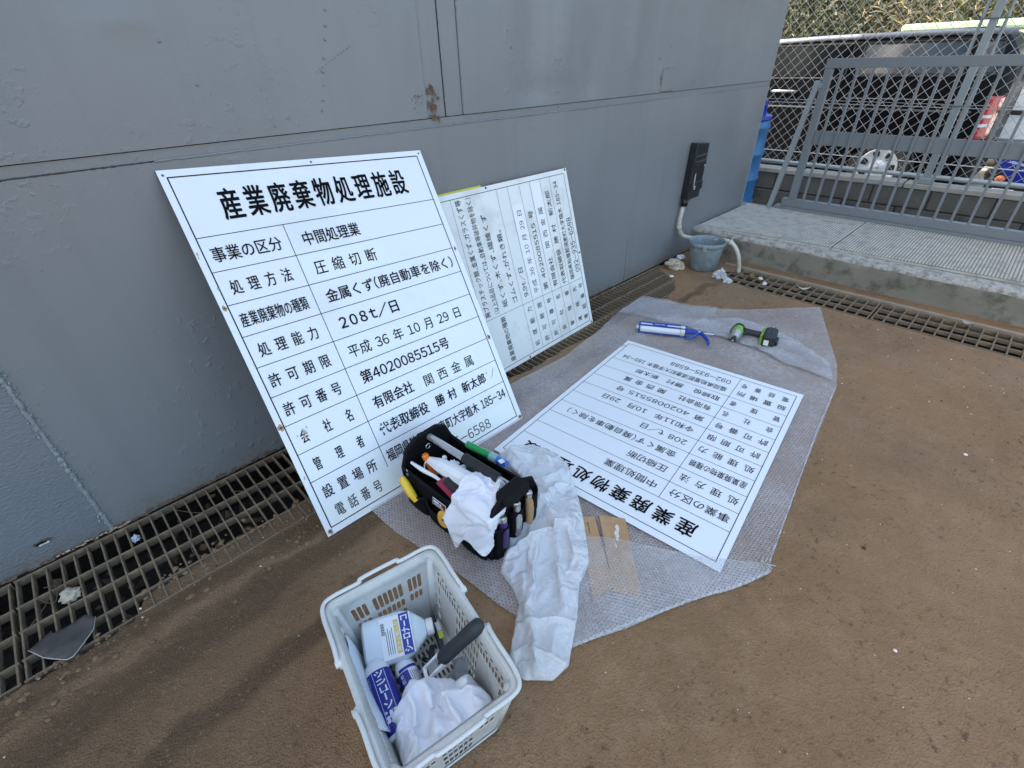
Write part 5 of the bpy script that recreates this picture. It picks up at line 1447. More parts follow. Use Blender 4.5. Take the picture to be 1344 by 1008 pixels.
BP = [(.777, -.955), (.70, -.99), (.628, -.999), (.631, -1.039), (.573, -1.079), (.563, -1.137), (.539, -1.195), (.489, -1.228), (.417, -1.28), (.404, -1.345), (.455, -1.399), (.51, -1.404), (.626, -1.337), (.705, -1.281), (.79, -1.252), (.862, -1.182), (.945, -1.092), (1.011, -1.004), (1.073, -.925), (1.085, -.845), (1.06, -.755), (.994, -.699), (.932, -.687), (.900, -.736), (.905, -.846), (.88, -.922)]
def seg_d(x, y, a, b):
    A = Vector(a); B = Vector(b); p = Vector((x, y)); v = B-A; t = max(0, min(1, (p-A).dot(v)/v.length_squared)); return (p-(A+v*t)).length, t
def edge_d(x, y, poly): return min(seg_d(x, y, poly[i], poly[(i+1) % len(poly)])[0] for i in range(len(poly)))
RIDK = .75
RID = (((.62, -1.05), (.80, -1.10), .030, .022), ((.80, -1.10), (.62, -1.30), .032, .018), ((.80, -1.10), (.90, -.80), .035, .030), ((.66, -1.02), (.95, -.98), .028, .02), ((.60, -1.15), (.44, -1.36), .026, .02), ((.70, -1.2), (.66, -1.31), .02, .015), ((.95, -.74), (1.04, -.88), .02, .03), ((.56, -1.22), (.72, -1.10), .020, .015), ((.88, -1.0), (.78, -1.2), .022, .016), ((.50, -1.26), (.60, -1.33), .016, .013), ((.75, -1.0), (.60, -1.2), .018, .012), ((.45, -1.3), (.50, -1.395), .014, .012))
def bag_z(x, y):
    e = edge_d(x, y, BP); k = min(1, e/.045)
    base = .014+(.005 if x > .9 else 0)
    z = base+.030*k**.6+.016*math.exp(-((x-.78)**2+(y+.99)**2)/.012)*k
    for a, b, hgt, wd in RID:
        d, t = seg_d(x+.012*noise.noise((x*9, y*9, 0)), y+.012*noise.noise((x*9, y*9, 5)), a, b)
        z += RIDK*hgt*max(0, 1-d/wd)*(1-.4*t)*min(1, e/.02+.2)
    ax_ = (x*.78-y*.62); tt = (x*.76-y*.64)      # long pleats running down the bag
    z += (.005+.007*k)*(abs(((tt*8+1.0*noise.noise((x*3.5, y*3.5, 1))) % 1.0)*2-1)-.4)*min(1, .3+e/.03)+.002*crumple(x*9, y*9, 1.0, 3)
    return max(z, base)
film = sheet(rag(BP, .002, .03), .0072, bag_z, 'crumpled_film', M_bag, bagt, world=True, jitter=.3)
mb = MB(); mb.box((.3, -1.5, -.05), (.905, -.6, .016)); mb.box((.905, -1.5, -.05), (1.2, -.6, .022)); fl_ = temp(mb)
buckle(film, .10, 14, [fl_], stiff=5, bend=.06, mass=.03, grav=.3, zmin=lambda x, y: (.023 if x > .88 else .017)+.002*noise.noise((x*40, y*40, 0)))
drop_temp(fl_)
sheet(rag([(.93, -.70), (1.02, -.73), (1.06, -.85), (1.0, -.97), (.90, -1.08), (.82, -1.15), (.80, -1.0), (.86, -.95), (.90, -.86)], .004, .02), .010, lambda x, y: max(.02, bag_z(x, y)-.018), 'inner_layer', M_bag, bagt, world=True)

# ------------------------------------------------------------------ black tool bag
M_nylon = mat('black_nylon', (.005, .005, .0055), .85, var=.5, vscale=40, bump=.7, bscale=300, bdist=.0012, spec=.15)
M_web = mat('black_webbing', (.007, .007, .0075), .8, spec=.2, bump=.5, bscale=300, bdist=.0006)
M_steel = mat('bright_steel', (.62, .62, .62), .22, metal=.95, var=.05)
tb = thing('tool_bag', 'open black nylon tool bag full of hand tools standing on the bubble wrap', 'tool bag', (.680, -.812, .008), R(-85.8))
# local: x along (left end -> right end, towards the camera), y across (-y faces the camera side), z up
Lb, Wb, Hs, He = .205, .108, .150, .235
mb = MB()
def end_prof(hh=He):
    return [(-Wb, 0), (Wb, 0), (Wb*1.02, Hs), (Wb*.80, hh*.90), (Wb*.42, hh), (-Wb*.42, hh), (-Wb*.80, hh*.90), (-Wb*1.02, Hs)]
MT = Matrix(((0, 0, 1, 0), (1, 0, 0, 0), (0, 1, 0, 0), (0, 0, 0, 1)))
for x0, x1 in ((-Lb-.006, -Lb+.006), (Lb-.006, Lb+.006)):
    mb = MB(); mb.extrude(end_prof(), x0, x1, MT); mb.build('end_wall', M_nylon, tb, bevel=.004)
    mb = MB(); pr = end_prof()[2:]; mb.tube([(x0+.006, p[0], p[1]) for p in [(Wb, .02)]+pr+[(-Wb, .02)]], .007, 8); mb.build('piping', M_web, tb, smooth=True)
def side_wall(sy, name):
    mb = MB(); nx, nz_ = 40, 14
    for j in range(nz_+1):
        z = Hs*j/nz_
        for i in range(nx+1):
            x = -Lb+2*Lb*i/nx; k = math.sin(math.pi*i/nx)
            y = sy*(Wb+.012*k*math.sin(math.pi*z/Hs*.8)+.003*noise.noise((x*22, z*22, sy)))
            mb.v.append((x, y, z-(.012*k if j == nz_ else 0)))
    Wn = nx+1
    for j in range(nz_):
        for i in range(nx): a = j*Wn+i; mb.f.append([a, a+1, a+Wn+1, a+Wn]); mb.mi.append(0)
    o = mb.build(name, M_nylon, tb, smooth=True, solid=.005)
    mb = MB(); mb.tube([(-Lb+2*Lb*i/20, sy*(Wb+.003), Hs-.012*math.sin(math.pi*i/20)) for i in range(21)], .006, 8); mb.build('rim_binding', M_web, tb, smooth=True)
side_wall(-1, 'side_wall'); side_wall(1, 'side_wall')
mb = MB(); mb.box((-Lb, -Wb, 0), (Lb, Wb, .012), None, .003); mb.build('bag_floor', M_nylon, tb)
# outer pockets, sagging
def pocket(x0, x1, sy, h0, h1, dep):
    mb = MB(); nx, nz_ = 14, 8
    for j in range(nz_+1):
        for i in range(nx+1):
            t = i/nx; k = math.sin(math.pi*t)**.6; x = x0+(x1-x0)*t; z = (h0*(1-t)+h1*t)*j/nz_
            mb.v.append((x, sy*(Wb+.010+dep*k*(.35+.65*j/nz_)+.002*noise.noise((x*50, z*50, 3))), z-.006*k*(j == nz_)))
    Wn = nx+1
    for j in range(nz_):
        for i in range(nx): a = j*Wn+i; mb.f.append([a, a+1, a+Wn+1, a+Wn]); mb.mi.append(0)
    mb.build('pocket', M_nylon, tb, smooth=True, solid=.003)
    mb = MB(); mb.tube([(x0+(x1-x0)*i/14, sy*(Wb+.010+dep*math.sin(math.pi*i/14)**.6), (h0*(1-i/14)+h1*i/14)-.006*math.sin(math.pi*i/14)**.6) for i in range(15)], .0035, 6); mb.build('pocket_binding', M_web, tb, smooth=True)
pocket(-.195, -.085, -1, .085, .09, .022); pocket(-.08, .06, -1, .095, .09, .028); pocket(.065, .195, -1, .10, .11, .03)
for k, (y0, y1) in enumerate(((-.10, -.035), (-.03, .03), (.035, .10))):
    mb = MB(); nx = 10
    for j in range(7):
        for i in range(nx+1):
            t = i/nx; mb.v.append((Lb+.008+.026*math.sin(math.pi*t)**.6*(.4+.6*j/6), y0+(y1-y0)*t, (.145+.015*k)*j/6))
    for j in range(6):
        for i in range(nx): a = j*(nx+1)+i; mb.f.append([a, a+1, a+nx+2, a+nx+1]); mb.mi.append(0)
    mb.build('end_pocket', M_nylon, tb, smooth=True, solid=.003)
mb = MB(); mb.box((Lb-.032, -Wb*.5, He-.038), (Lb+.030, Wb*.5, He+.006), None, .012); mb.build('padded_end_cap', M_web, tb, bevel=.004)
# tubular handle
mb = MB(); mb.tube([(-Lb+.004, .012, .212), (Lb-.004, .016, .212)], .0125, 16); mb.build('handle_tube', mat('brushed_aluminium', (.62, .63, .64), .32, metal=.8), tb, smooth=True, angle=50)
mb = MB(); mb.tube([(-.022, .014, .214), (.132, .016, .214)], .0175, 16); mb.build('handle_grip', mat('black_rubber_grip', (.015, .015, .016), .6), tb, smooth=True, angle=50)
def ring_part(par, c, r, rr, ax, name='metal_ring', m_=None):
    mb = MB(); q = Matrix.Translation(c) @ Vector(ax).to_track_quat('Z', 'Y').to_matrix().to_4x4()
    mb.tube([q @ Vector((r*math.cos(a), r*math.sin(a), 0)) for a in [k*math.pi/10 for k in range(20)]], rr, 6, closed=True); return mb.build(name, m_ or M_steel, par, smooth=True)
ring_part(tb, (Lb-.035, -.008, .226), .018, .0022, (1, .2, .4)); ring_part(tb, (-Lb+.02, -Wb-.004, .140), .013, .0018, (.3, 1, 0)); ring_part(tb, (.16, -Wb-.030, .105), .012, .0018, (.3, 1, .3)); ring_part(tb, (-Lb+.035, -.02, .205), .009, .0018, (1, 0, 0))
# woven label
MTf = Matrix(((1, 0, 0, 0), (0, 0, -1, 0), (0, 1, 0, 0), (0, 0, 0, 1)))
lb_m = Matrix.Translation((-.005, -Wb-.0185, .119)) @ Matrix.Rotation(R(-9), 4, 'X') @ MTf
mb = MB(); mb.box((-.032, -.013, -.001), (.032, .013, .001), lb_m, .0004); lbo = mb.build('woven_label', mat('white_label', (.7, .7, .7), .5), tb)
mb = MB(); mb.box((-.030, -.011, .0002), (.030, .011, .0014), lb_m, .0002); mb.build('label_field', mat('label_black', (.02, .02, .02), .6), lbo)
mb = MB()
mb.box((-.026, -.001, .0015), (.0, .008, .0019), lb_m); mb.box((.004, -.002, .0015), (.012, .007, .0019), lb_m)
mb.box((-.024, -.008, .0015), (.022, -.0045, .0019), lb_m); mb.build('label_mark', MC['white_label'], lbo)
mb = MB(); mb.box((.013, -.003, .0015), (.027, .007, .0019), lb_m); mb.build('label_red_mark', mat('label_red', (.4, .02, .05), .5), lbo)

# --- tools in the bag: things of their own, placed in the bag's frame
TBM = world_of(tb)
def tool(name, label, cat, parts, base):
    c = TBM @ Vector(base)
    t = thing(name, label, cat, (c.x, c.y, c.z))
    for pn, mb_, m_, sm in parts:
        mb_.v = [tuple(TBM @ Vector(p)) for p in mb_.v]
        mb_.build(pn, m_, t, world=True, smooth=sm, angle=45 if sm else None)
    return t
def cyl(a, b, r, n_=14, r2=None):
    q = MB(); q.tube([a, b], [r, r2 or r], n_); return q
M_orange = mat('orange_plastic', (.85, .20, .02), .35); M_yellow = mat('yellow_plastic', (.85, .55, .03), .35); M_wood = mat('tan_wood_handle', (.42, .25, .12), .5, var=.3, vscale=60)
tool('screwdriver', 'orange handled screwdriver standing in the left end of the tool bag', 'screwdriver', [('handle', cyl((-.135, -.035, .10), (-.160, -.045, .185), .0125), M_orange, True), ('handle_end', cyl((-.160, -.045, .185), (-.1615, -.0455, .190), .0125, r2=.009), M_orange, True)], (-.13, -.03, .02))
tool('folding_knife', 'yellow handled cutter in the outer pocket at the left end of the tool bag', 'cutter', [('handle', (lambda q: (q.tube([(-.185, -.135, .13), (-.165, -.139, .118), (-.135, -.141, .092), (-.115, -.139, .07)], [.011, .015, .015, .010], 12), q)[1])(MB()), M_yellow, True), ('handle_slot', cyl((-.178, -.149, .122), (-.14, -.156, .095), .003), M_wood, True)], (-.15, -.135, .02))
tool('tape_measure', 'yellow edged tape measure bulging out of the middle outer pocket of the tool bag', 'tape measure', [('case', (lambda q: (q.lathe([(.0001, 0), (.024, 0), (.029, .006), (.029, .014), (.024, .018), (.0001, .018)], 24, Matrix.Translation((.030, -.130, .086)) @ Matrix.Rotation(R(75), 4, 'X')), q)[1])(MB()), mat('amber_plastic', (.75, .42, .06), .35), True), ('side_disc', (lambda q: (q.lathe([(.0001, .0186), (.004, .0186), (.004, .012)], 24, Matrix.Translation((.030, -.130, .086)) @ Matrix.Rotation(R(75), 4, 'X')), q)[1])(MB()), M_bk, True)], (.035, -.15, .04))
tool('paper_roll', 'long white paper packet lying diagonally across the tool bag', 'paper', [('sheet', (lambda q: (q.tube([(-.155, -.04, .165), (-.09, -.035, .172), (-.02, -.032, .176), (.07, -.03, .182), (.12, -.028, .18)], [.012, .026, .03, .032, .02], 9), q)[1])(MB()), mat('bright_white_paper', (.8, .8, .8), .6, var=.05, bump=.3, bscale=30), False)], (0, -.03, .10))
tool('brush', 'white handled brush lying along the near rim of the tool bag', 'brush', [('handle', (lambda q: (q.tube([(-.185, -.088, .168), (-.13, -.085, .165), (-.08, -.075, .158), (-.04, -.07, .15)], [.005, .008, .006, .005], 10), q)[1])(MB()), mat('white_plastic', (.78, .78, .78), .3), True), ('bristles', cyl((-.04, -.07, .15), (-.01, -.065, .143), .007, r2=.010), M_bk, True)], (-.1, -.08, .10))
tool('notebook', 'dark red folding case standing in the middle of the tool bag', 'case', [('cover', (lambda q: (q.bar((-.045, -.080, .168), (.035, -.085, .150), .034, .010, R(0), .002), q)[1])(MB()), mat('dark_red_cover', (.28, .02, .05), .5, var=.2), False)], (0, -.08, .08))
tool('black_case', 'flat black case leaning behind the dark red one in the tool bag', 'case', [('shell', (lambda q: (q.bar((-.03, -.058, .172), (.11, -.062, .155), .05, .020, R(8), .004), q)[1])(MB()), mat('matt_black_plastic', (.02, .02, .022), .5), False), ('grey_edge', (lambda q: (q.bar((.0, -.040, .178), (.12, -.042, .166), .02, .008, 0, .001), q)[1])(MB()), mat('warm_grey_card', (.4, .38, .34), .7), False)], (.03, -.06, .08))
M_green = mat('green_translucent_plastic', (.01, .30, .07), .25, coat=.5); 
tool('marker_pen', 'green and blue capped marker bottle along the far rim of the tool bag', 'marker', [('green_barrel', cyl((-.085, .085, .190), (.015, .098, .186), .013), M_green, True), ('clear_sleeve', cyl((.015, .098, .186), (.045, .101, .184), .0165), mat('pale_aqua_plastic', (.25, .42, .42), .25), True), ('blue_band', cyl((.045, .101, .184), (.085, .105, .182), .0125), mat('bright_blue_label', (.02, .17, .55), .3), True), ('white_tag', (lambda q: (q.bar((.062, .095, .197), (.08, .092, .197), .018, .002), q)[1])(MB()), mat('white_plastic', (.78, .78, .78), .3), False)], (0, .09, .10))
tool('adjustable_spanner', 'black and steel pliers lying under the handle grip of the tool bag', 'pliers', [('jaws', (lambda q: (q.bar((-.02, -.002, .175), (.06, .004, .178), .028, .014, R(20), .003), q)[1])(MB()), M_bk, False), ('steel_edge', (lambda q: (q.bar((.0, -.010, .192), (.055, -.004, .189), .003, .003), q)[1])(MB()), M_steel, False)], (0, 0, .08))
for k, (y, c, lb) in enumerate(((-.068, mat('dark_purple_handle', (.045, .02, .12), .35), 'purple handled tool with a bright ratchet head in the right end pocket'), (-.005, M_steel, 'steel hammer head standing in the middle end pocket of the tool bag'), (.052, M_wood, 'tan wooden handled tool in the far end pocket of the tool bag'))):
    parts = [('handle', (lambda q, y=y: (q.tube([(Lb+.020, y, .05), (Lb+.022, y, .12), (Lb+.018, y, .165+.012*(y > -.05))], [.012, .015, .013], 12), q)[1])(MB()), c, True),
             ('head', (lambda q, y=y: (q.lathe([(.013, -.01), (.0135, .004), (.010, .010), (.0001, .012)], 14, Matrix.Translation((Lb+.018, y, .172+.012*(y > -.05)))), q)[1])(MB()), M_steel, True)]
    tool('hand_tool', lb, 'tool', parts, (Lb+.02, y, .03))
tool('white_hook', 'white plastic hook and cable standing beside the orange screwdriver', 'hook', [('stem', (lambda q: (q.tube([(-.085, -.005, .12), (-.10, -.008, .178)], .006, 10), q)[1])(MB()), mat('white_plastic', (.78, .78, .78), .3), True), ('knob', (lambda q: (q.lathe([(.0001, -.009), (.007, -.006), (.009, 0), (.007, .006), (.0001, .009)], 12, Matrix.Translation((-.102, -.008, .182))), q)[1])(MB()), mat('white_plastic', (.78, .78, .78), .3), True), ('cable', (lambda q: (q.tube(bez([(-.102, -.012, .18), (-.125, -.03, .172), (-.15, -.055, .165), (-.14, -.07, .14)], 6), .0022, 6), q)[1])(MB()), mat('white_plastic', (.78, .78, .78), .3), True)], (-.09, -.01, .1))
# white rag hanging over the corner of the bag
M_cloth = mat('white_cotton_cloth', (.78, .78, .82), .9, var=.03, vscale=20, bump=.25, bscale=700, bdist=.0006, spec=.15, sheen=.2)
M_towel = mat('white_towel', (.80, .80, .84), .95, var=.03, vscale=14, bump=.3, bscale=520, bdist=.0008, spec=.1, sheen=.2)
rg = thing('cleaning_rag', 'white cotton rag draped over the near rim of the black tool bag', 'cloth', (.62, -.95, .10))
def T(p): return TBM @ Vector(p)
ctrl = [[T((.05, .01, .205)), T((.04, -.05, .215)), T((.05, -.115, .170)), T((.035, -.150, .11))],
        [T((.085, .015, .218)), T((.085, -.045, .232)), T((.080, -.125, .180)), T((.075, -.165, .10))],
        [T((.115, .02, .215)), T((.12, -.04, .222)), T((.105, -.135, .155)), T((.115, -.172, .050))],
        [T((.145, .01, .222)), T((.145, -.045, .228)), T((.150, -.128, .175)), T((.150, -.160, .105))],
        [T((.165, .0, .205)), T((.185, -.04, .200)), T((.195, -.115, .155)), T((.215, -.150, .07))],
        [T((.175, -.01, .19)), T((.205, -.04, .180)), T((.215, -.10, .135)), T((.225, -.115, .095))]]
ragc = grid_surface(ctrl, 44, 44, 'draped_cloth', M_cloth, rg, world=True, wr=.004, wf=22, solid=.0012, seed=2.0)
mb = MB(); mb.box((.03, -.112, .0), (.212, .03, .186), TBM); mb.box((.10, -.112, .0), (.195, .03, .200), TBM @ Matrix.Translation((0, .02, 0))); rc_ = temp(mb)
buckle(ragc, .15, 12, [rc_], sub=1, stiff=8, bend=.4, mass=.12, grav=.3, pin_keep=lambda v: (v.index % 45 in (0, 44) or v.index < 45 or v.index >= 44*45) and (v.index*7919) % 5 < 3)
drop_temp(rc_)
rg2 = thing('crumpled_rag', 'small balled white rag under the handle tube inside the tool bag', 'cloth', (.68, -.77, .17))
for k, (x, y, r) in enumerate(((-.055, -.012, .024), (-.018, -.006, .022))):
    c = T((x, y, .168)); bm = bmesh.new(); bmesh.ops.create_icosphere(bm, subdivisions=4, radius=1)
    for v in bm.verts: v.co = v.co*r*(1+.35*crumple(v.co.x*2+k, v.co.y*2+v.co.z, k+2.0))
    mb = MB(); bm.verts.index_update(); mb.add([c+v.co for v in bm.verts], [[v.index for v in f.verts] for f in bm.faces]); bm.free(); mb.build('cloth_fold', M_cloth, rg2, world=True, smooth=True)

# ------------------------------------------------------------------ shopping basket
M_bas = mat('pale_grey_plastic', (.57, .565, .53), .38, var=.05, vscale=8, bump=.08, bscale=60, dirt=(.40, .40, .36), dscale=12, damt=.5)
bas = thing('shopping_basket', 'pale grey plastic shopping basket with slotted sides at the bottom of the photo', 'basket', (.2185, -1.1865, .004), R(-10.6))
RX, RY, BX_, BY_, HB = .1395, .2015, .108, .168, .222
def wall_pt(side, s_, z):
    """side 0..3, s_ -1..1 along the wall, z height"""
    t = z/HB; hx = BX_+(RX-BX_)*t; hy = BY_+(RY-BY_)*t
    if side == 0: return Vector((s_*hx, hy, z))
    if side == 1: return Vector((hx, -s_*hy, z))
    if side == 2: return Vector((-s_*hx, -hy, z))
    return Vector((-hx, s_*hy, z))
def slot_wall(side, cols, rows, solid_cols=(), name='slotted_side'):
    """ring of faces round each rounded slot"""
    mb = MB()
    def Q(s_, z): return wall_pt(side, s_, z)
    xs_ = cols; zr = rows
    L_ = (BX_ if side in (0, 2) else BY_)*1.1
    def solid(a, b, c, d): mb.add([Q(a, c), Q(b, c), Q(b, d), Q(a, d)], [(0, 1, 2, 3)])
    for (z0, z1, holes) in zr:
        if not holes:
            for a, b, k in xs_: solid(a, b, z0, z1)
            continue
        for a, b, k in xs_:
            if not k or (holes != 2 and k == 2): solid(a, b, z0, z1); continue
            mx_ = (b-a)*.11; mz = .0045; cx = (b-a)*.18; cz = .004
            inn = [(a+mx_+cx, z0+mz), (b-mx_-cx, z0+mz), (b-mx_, z0+mz+cz), (b-mx_, z1-mz-cz), (b-mx_-cx, z1-mz), (a+mx_+cx, z1-mz), (a+mx_, z1-mz-cz), (a+mx_, z0+mz+cz)]
            out = [(a, z0), (b, z0), (b, z1), (a, z1)]
            vs = [Q(*p) for p in inn]+[Q(*p) for p in out]
            mb.add(vs, [(8, 9, 1, 0), (9, 2, 1), (9, 10, 3, 2), (10, 4, 3), (10, 11, 5, 4), (11, 6, 5), (11, 8, 7, 6), (8, 0, 7)])
    bm = bmesh.new(); vv = [bm.verts.new(p) for p in mb.v]
    for f in mb.f: bm.faces.new([vv[i] for i in f])
    bmesh.ops.remove_doubles(bm, verts=bm.verts, dist=1e-5); bmesh.ops.recalc_face_normals(bm, faces=bm.faces)
    me = bpy.data.meshes.new(name); bm.to_mesh(me); bm.free(); me.materials.append(M_bas)
    o = bpy.data.objects.new(name, me); link(o, bas); md = o.modifiers.new('solid', 'SOLIDIFY'); md.thickness = .0018; md.offset = 0
    return o
def cols_of(pattern, lo=-.97, hi=.97):
    n_ = len(pattern); out = []
    if lo > -1: out.append((-1, lo, 0))
    for i, k in enumerate(pattern): out.append((lo+(hi-lo)*i/n_, lo+(hi-lo)*(i+1)/n_, k))
    out.append((hi, 1, 0)); return out
rows_long = [(0, .012, 0), (.012, .054, 1), (.054, .096, 1), (.096, .138, 1), (.138, .174, 2), (.174, .200, 0), (.200, HB, 0)]
rows_end = [(0, .012, 0), (.012, .052, 1), (.052, .092, 1), (.092, .126, 2), (.126, .180, 2), (.180, HB, 0)]
pl = [2 if (2 <= i < 9 or 18 <= i < 25) else 1 for i in range(27)]
pe = [0, 0, 2, 2, 2, 0, 1, 1, 1, 1, 1, 1, 0, 2, 2, 2, 0, 0]
for sd in (1, 3): slot_wall(sd, cols_of(pl, -.93, .93), rows_long)
pe = [1 if (5 < i < 12) else (2 if i in (2, 3, 4, 13, 14, 15) else 0) for i in range(18)]
for sd in (0, 2): slot_wall(sd, cols_of(pe, -.94, .94), rows_end)
# little square vents high on the long sides are dark inlets: shallow pits
mb = MB()
for sd in (1, 3):
    for k in range(15):
        s_ = -.8+k*.114; p = wall_pt(sd, s_, .183); nx_ = Vector((1, 0, 0)) if sd == 1 else Vector((-1, 0, 0))
        mb.box((-.0022, -.0042, -.0016), (.0022, .0042, .0016), Matrix.Translation(p))
mb.build('vent_slot', mat('vent_dark', (.04, .04, .04), .8), bas)
# floor with slots
mb = MB(); nx, ny = 9, 14
bm = bmesh.new()
cell = []
for i in range(nx):
    for j in range(ny):
        a = -BX_+2*BX_*i/nx; b = -BX_+2*BX_*(i+1)/nx; c = -BY_+2*BY_*j/ny; d = -BY_+2*BY_*(j+1)/ny
        if (i % 3 == 2 and False): continue
        if (i+j) % 1 == 0 and 0 < i < nx-1 and 0 < j < ny-1:
            for h_ in (0, 1):
                a2 = a+(b-a)*h_/2; b2 = a+(b-a)*(h_+1)/2; mx_ = (b2-a2)*.25; my = .0035; q1 = .002; q2 = .003
                inn = [(a2+mx_+q1, c+my), (b2-mx_-q1, c+my), (b2-mx_, c+my+q2), (b2-mx_, d-my-q2), (b2-mx_-q1, d-my), (a2+mx_+q1, d-my), (a2+mx_, d-my-q2), (a2+mx_, c+my+q2)]
                mb.add([Vector((p[0], p[1], .003)) for p in inn+[(a2, c), (b2, c), (b2, d), (a2, d)]], [(8, 9, 1, 0), (9, 2, 1), (9, 10, 3, 2), (10, 4, 3), (10, 11, 5, 4), (11, 6, 5), (11, 8, 7, 6), (8, 0, 7)])
        else: mb.add([(a, c, .003), (b, c, .003), (b, d, .003), (a, d, .003)], [(0, 1, 2, 3)])
bm.free(); mb.build('slotted_floor', M_bas, bas, solid=.003)
def rrect(hx, hy, r, z, n_=6):
    o = []
    for (cx, cy, a0) in ((hx-r, hy-r, 0), (-hx+r, hy-r, 90), (-hx+r, -hy+r, 180), (hx-r, -hy+r, 270)):
        for k in range(n_+1): a = R(a0+90*k/n_); o.append((cx+r*math.cos(a), cy+r*math.sin(a), z))
    return o
def loft(loops, name, m_=M_bas, solid=0.0):
    mb = MB(); n_ = len(loops[0])
    for l in loops: mb.v.extend([tuple(p) for p in l])
    for i in range(len(loops)-1):
        for k in range(n_): l = (k+1) % n_; mb.f.append([i*n_+k, i*n_+l, (i+1)*n_+l, (i+1)*n_+k]); mb.mi.append(0)
    return mb.build(name, m_, bas, smooth=True, solid=solid, angle=50)
loft([rrect(RX-.010, RY-.010, .022, HB-.016), rrect(RX-.001, RY-.001, .026, HB-.004), rrect(RX+.001, RY+.001, .026, HB+.003), rrect(RX+.006, RY+.006, .028, HB+.005), rrect(RX+.011, RY+.011, .030, HB+.002), rrect(RX+.012, RY+.012, .030, HB-.012), rrect(RX+.008, RY+.008, .028, HB-.014)], 'rim', solid=.002)
loft([rrect(BX_+.004, BY_+.004, .02, .0), rrect(BX_+.006, BY_+.006, .02, .012)], 'foot_rim', solid=.003)
for (x, y) in ((-1, -1), (1, -1), (1, 1), (-1, 1)):     # moulded corner posts
    mb = MB(); mb.tube([(x*(BX_-.006), y*(BY_-.006), .004), (x*(RX-.008), y*(RY-.008), HB-.006)], [.011, .014], 10); mb.build('corner_post', M_bas, bas, smooth=True)
for sgn in (1, -1):   # two swing handles folded down on the rim
    hx = RX+.0145; yy = sgn*(RY+.0150); y0 = sgn*.058
    pts = bez([(-hx-.003, y0, HB+.004), (-hx, sgn*.10, HB+.010), (-hx, sgn*(RY-.03), HB+.010), (-hx+.008, sgn*(RY+.004), HB+.010), (-hx+.034, yy, HB+.010), (-.055, yy, HB+.010), (-.045, yy+sgn*.006, HB+.013), (.045, yy+sgn*.006, HB+.013), (.055, yy, HB+.010), (hx-.034, yy, HB+.010), (hx-.008, sgn*(RY+.004), HB+.010), (hx, sgn*(RY-.03), HB+.010), (hx, sgn*.10, HB+.010), (hx+.003, y0, HB+.004)], 6)
    mb = MB(); mb.tube(pts, .0052, 8); mb.build('handle', mat('paler_grey_handle', (.63, .63, .60), .35), bas, smooth=True)
    for sx_ in (-1, 1):
        mb = MB(); mb.tube([(sx_*(RX+.004), y0, HB-.004), (sx_*(RX+.024), y0, HB-.004)], .0085, 12); mb.box((sx_*(RX+.012)-.006, y0-.010, HB-.020), (sx_*(RX+.012)+.006, y0+.010, HB+.004), None, .003); mb.build('hinge_knob', MC['paler_grey_handle'], bas, smooth=True, angle=50)

# --- things in the basket
BM = world_of(bas)
def W(p): return BM @ Vector(p)
def label_on(mbx, P_, s_, u0, u1, v0, v1, bold=0): write(mbx, s_, u0, u1, v0, v1, P_, bold, .0004)
# translucent jug, tilted, label facing up
jug = thing('plastic_jug', 'translucent white plastic jug with a blue and yellow label lying in the basket', 'bottle', (.215, -1.07, .03))
M_hdpe = mat('translucent_white_plastic', (.62, .70, .74), .32, var=.03)
jc = Vector((.222, -1.062, .085))
jx = Vector((.90, -.42, -.02)).normalized()           # body axis: foot -> neck
jz = Vector((-.18, -.40, .90)); jz = (jz-jx*jz.dot(jx)).normalized(); jy = jz.cross(jx)
JM = Matrix((jx, jy, jz)).transposed().to_4x4(); JM.translation = jc
mb = MB()
prof = [(-.080, .040, .026), (-.074, .056, .036), (-.03, .058, .038), (.02, .058, .038), (.045, .050, .034), (.068, .030, .026), (.078, .020, .020)]
nseg = 28
for (x, hy, hz) in prof:
    for k in range(nseg):
        a = 2*math.pi*k/nseg; c_ = math.cos(a); s_ = math.sin(a); ex = .42
        mb.v.append(tuple(JM @ Vector((x, math.copysign(abs(c_)**ex, c_)*hy, math.copysign(abs(s_)**ex, s_)*hz))))
    mb.mi  # noqa
for i in range(len(prof)-1):
    for k in range(nseg): l = (k+1) % nseg; mb.f.append([i*nseg+k, i*nseg+l, (i+1)*nseg+l, (i+1)*nseg+k]); mb.mi.append(0)
mb.f.append(list(reversed(range(nseg)))); mb.mi.append(0)
mb.f.append([(len(prof)-1)*nseg+k for k in range(nseg)]); mb.mi.append(0)
mb.build('jug_body', M_hdpe, jug, world=True, smooth=True, angle=50)
mb = MB(); mb.lathe([(.018, 0), (.021, .002), (.021, .018), (.018, .020), (.0001, .020)], 20, JM @ Matrix.Translation((.078, 0, 0)) @ Matrix.Rotation(R(90), 4, 'Y')); mb.build('cap', mat('white_cap', (.75, .75, .75), .4), jug, world=True, smooth=True, angle=40)
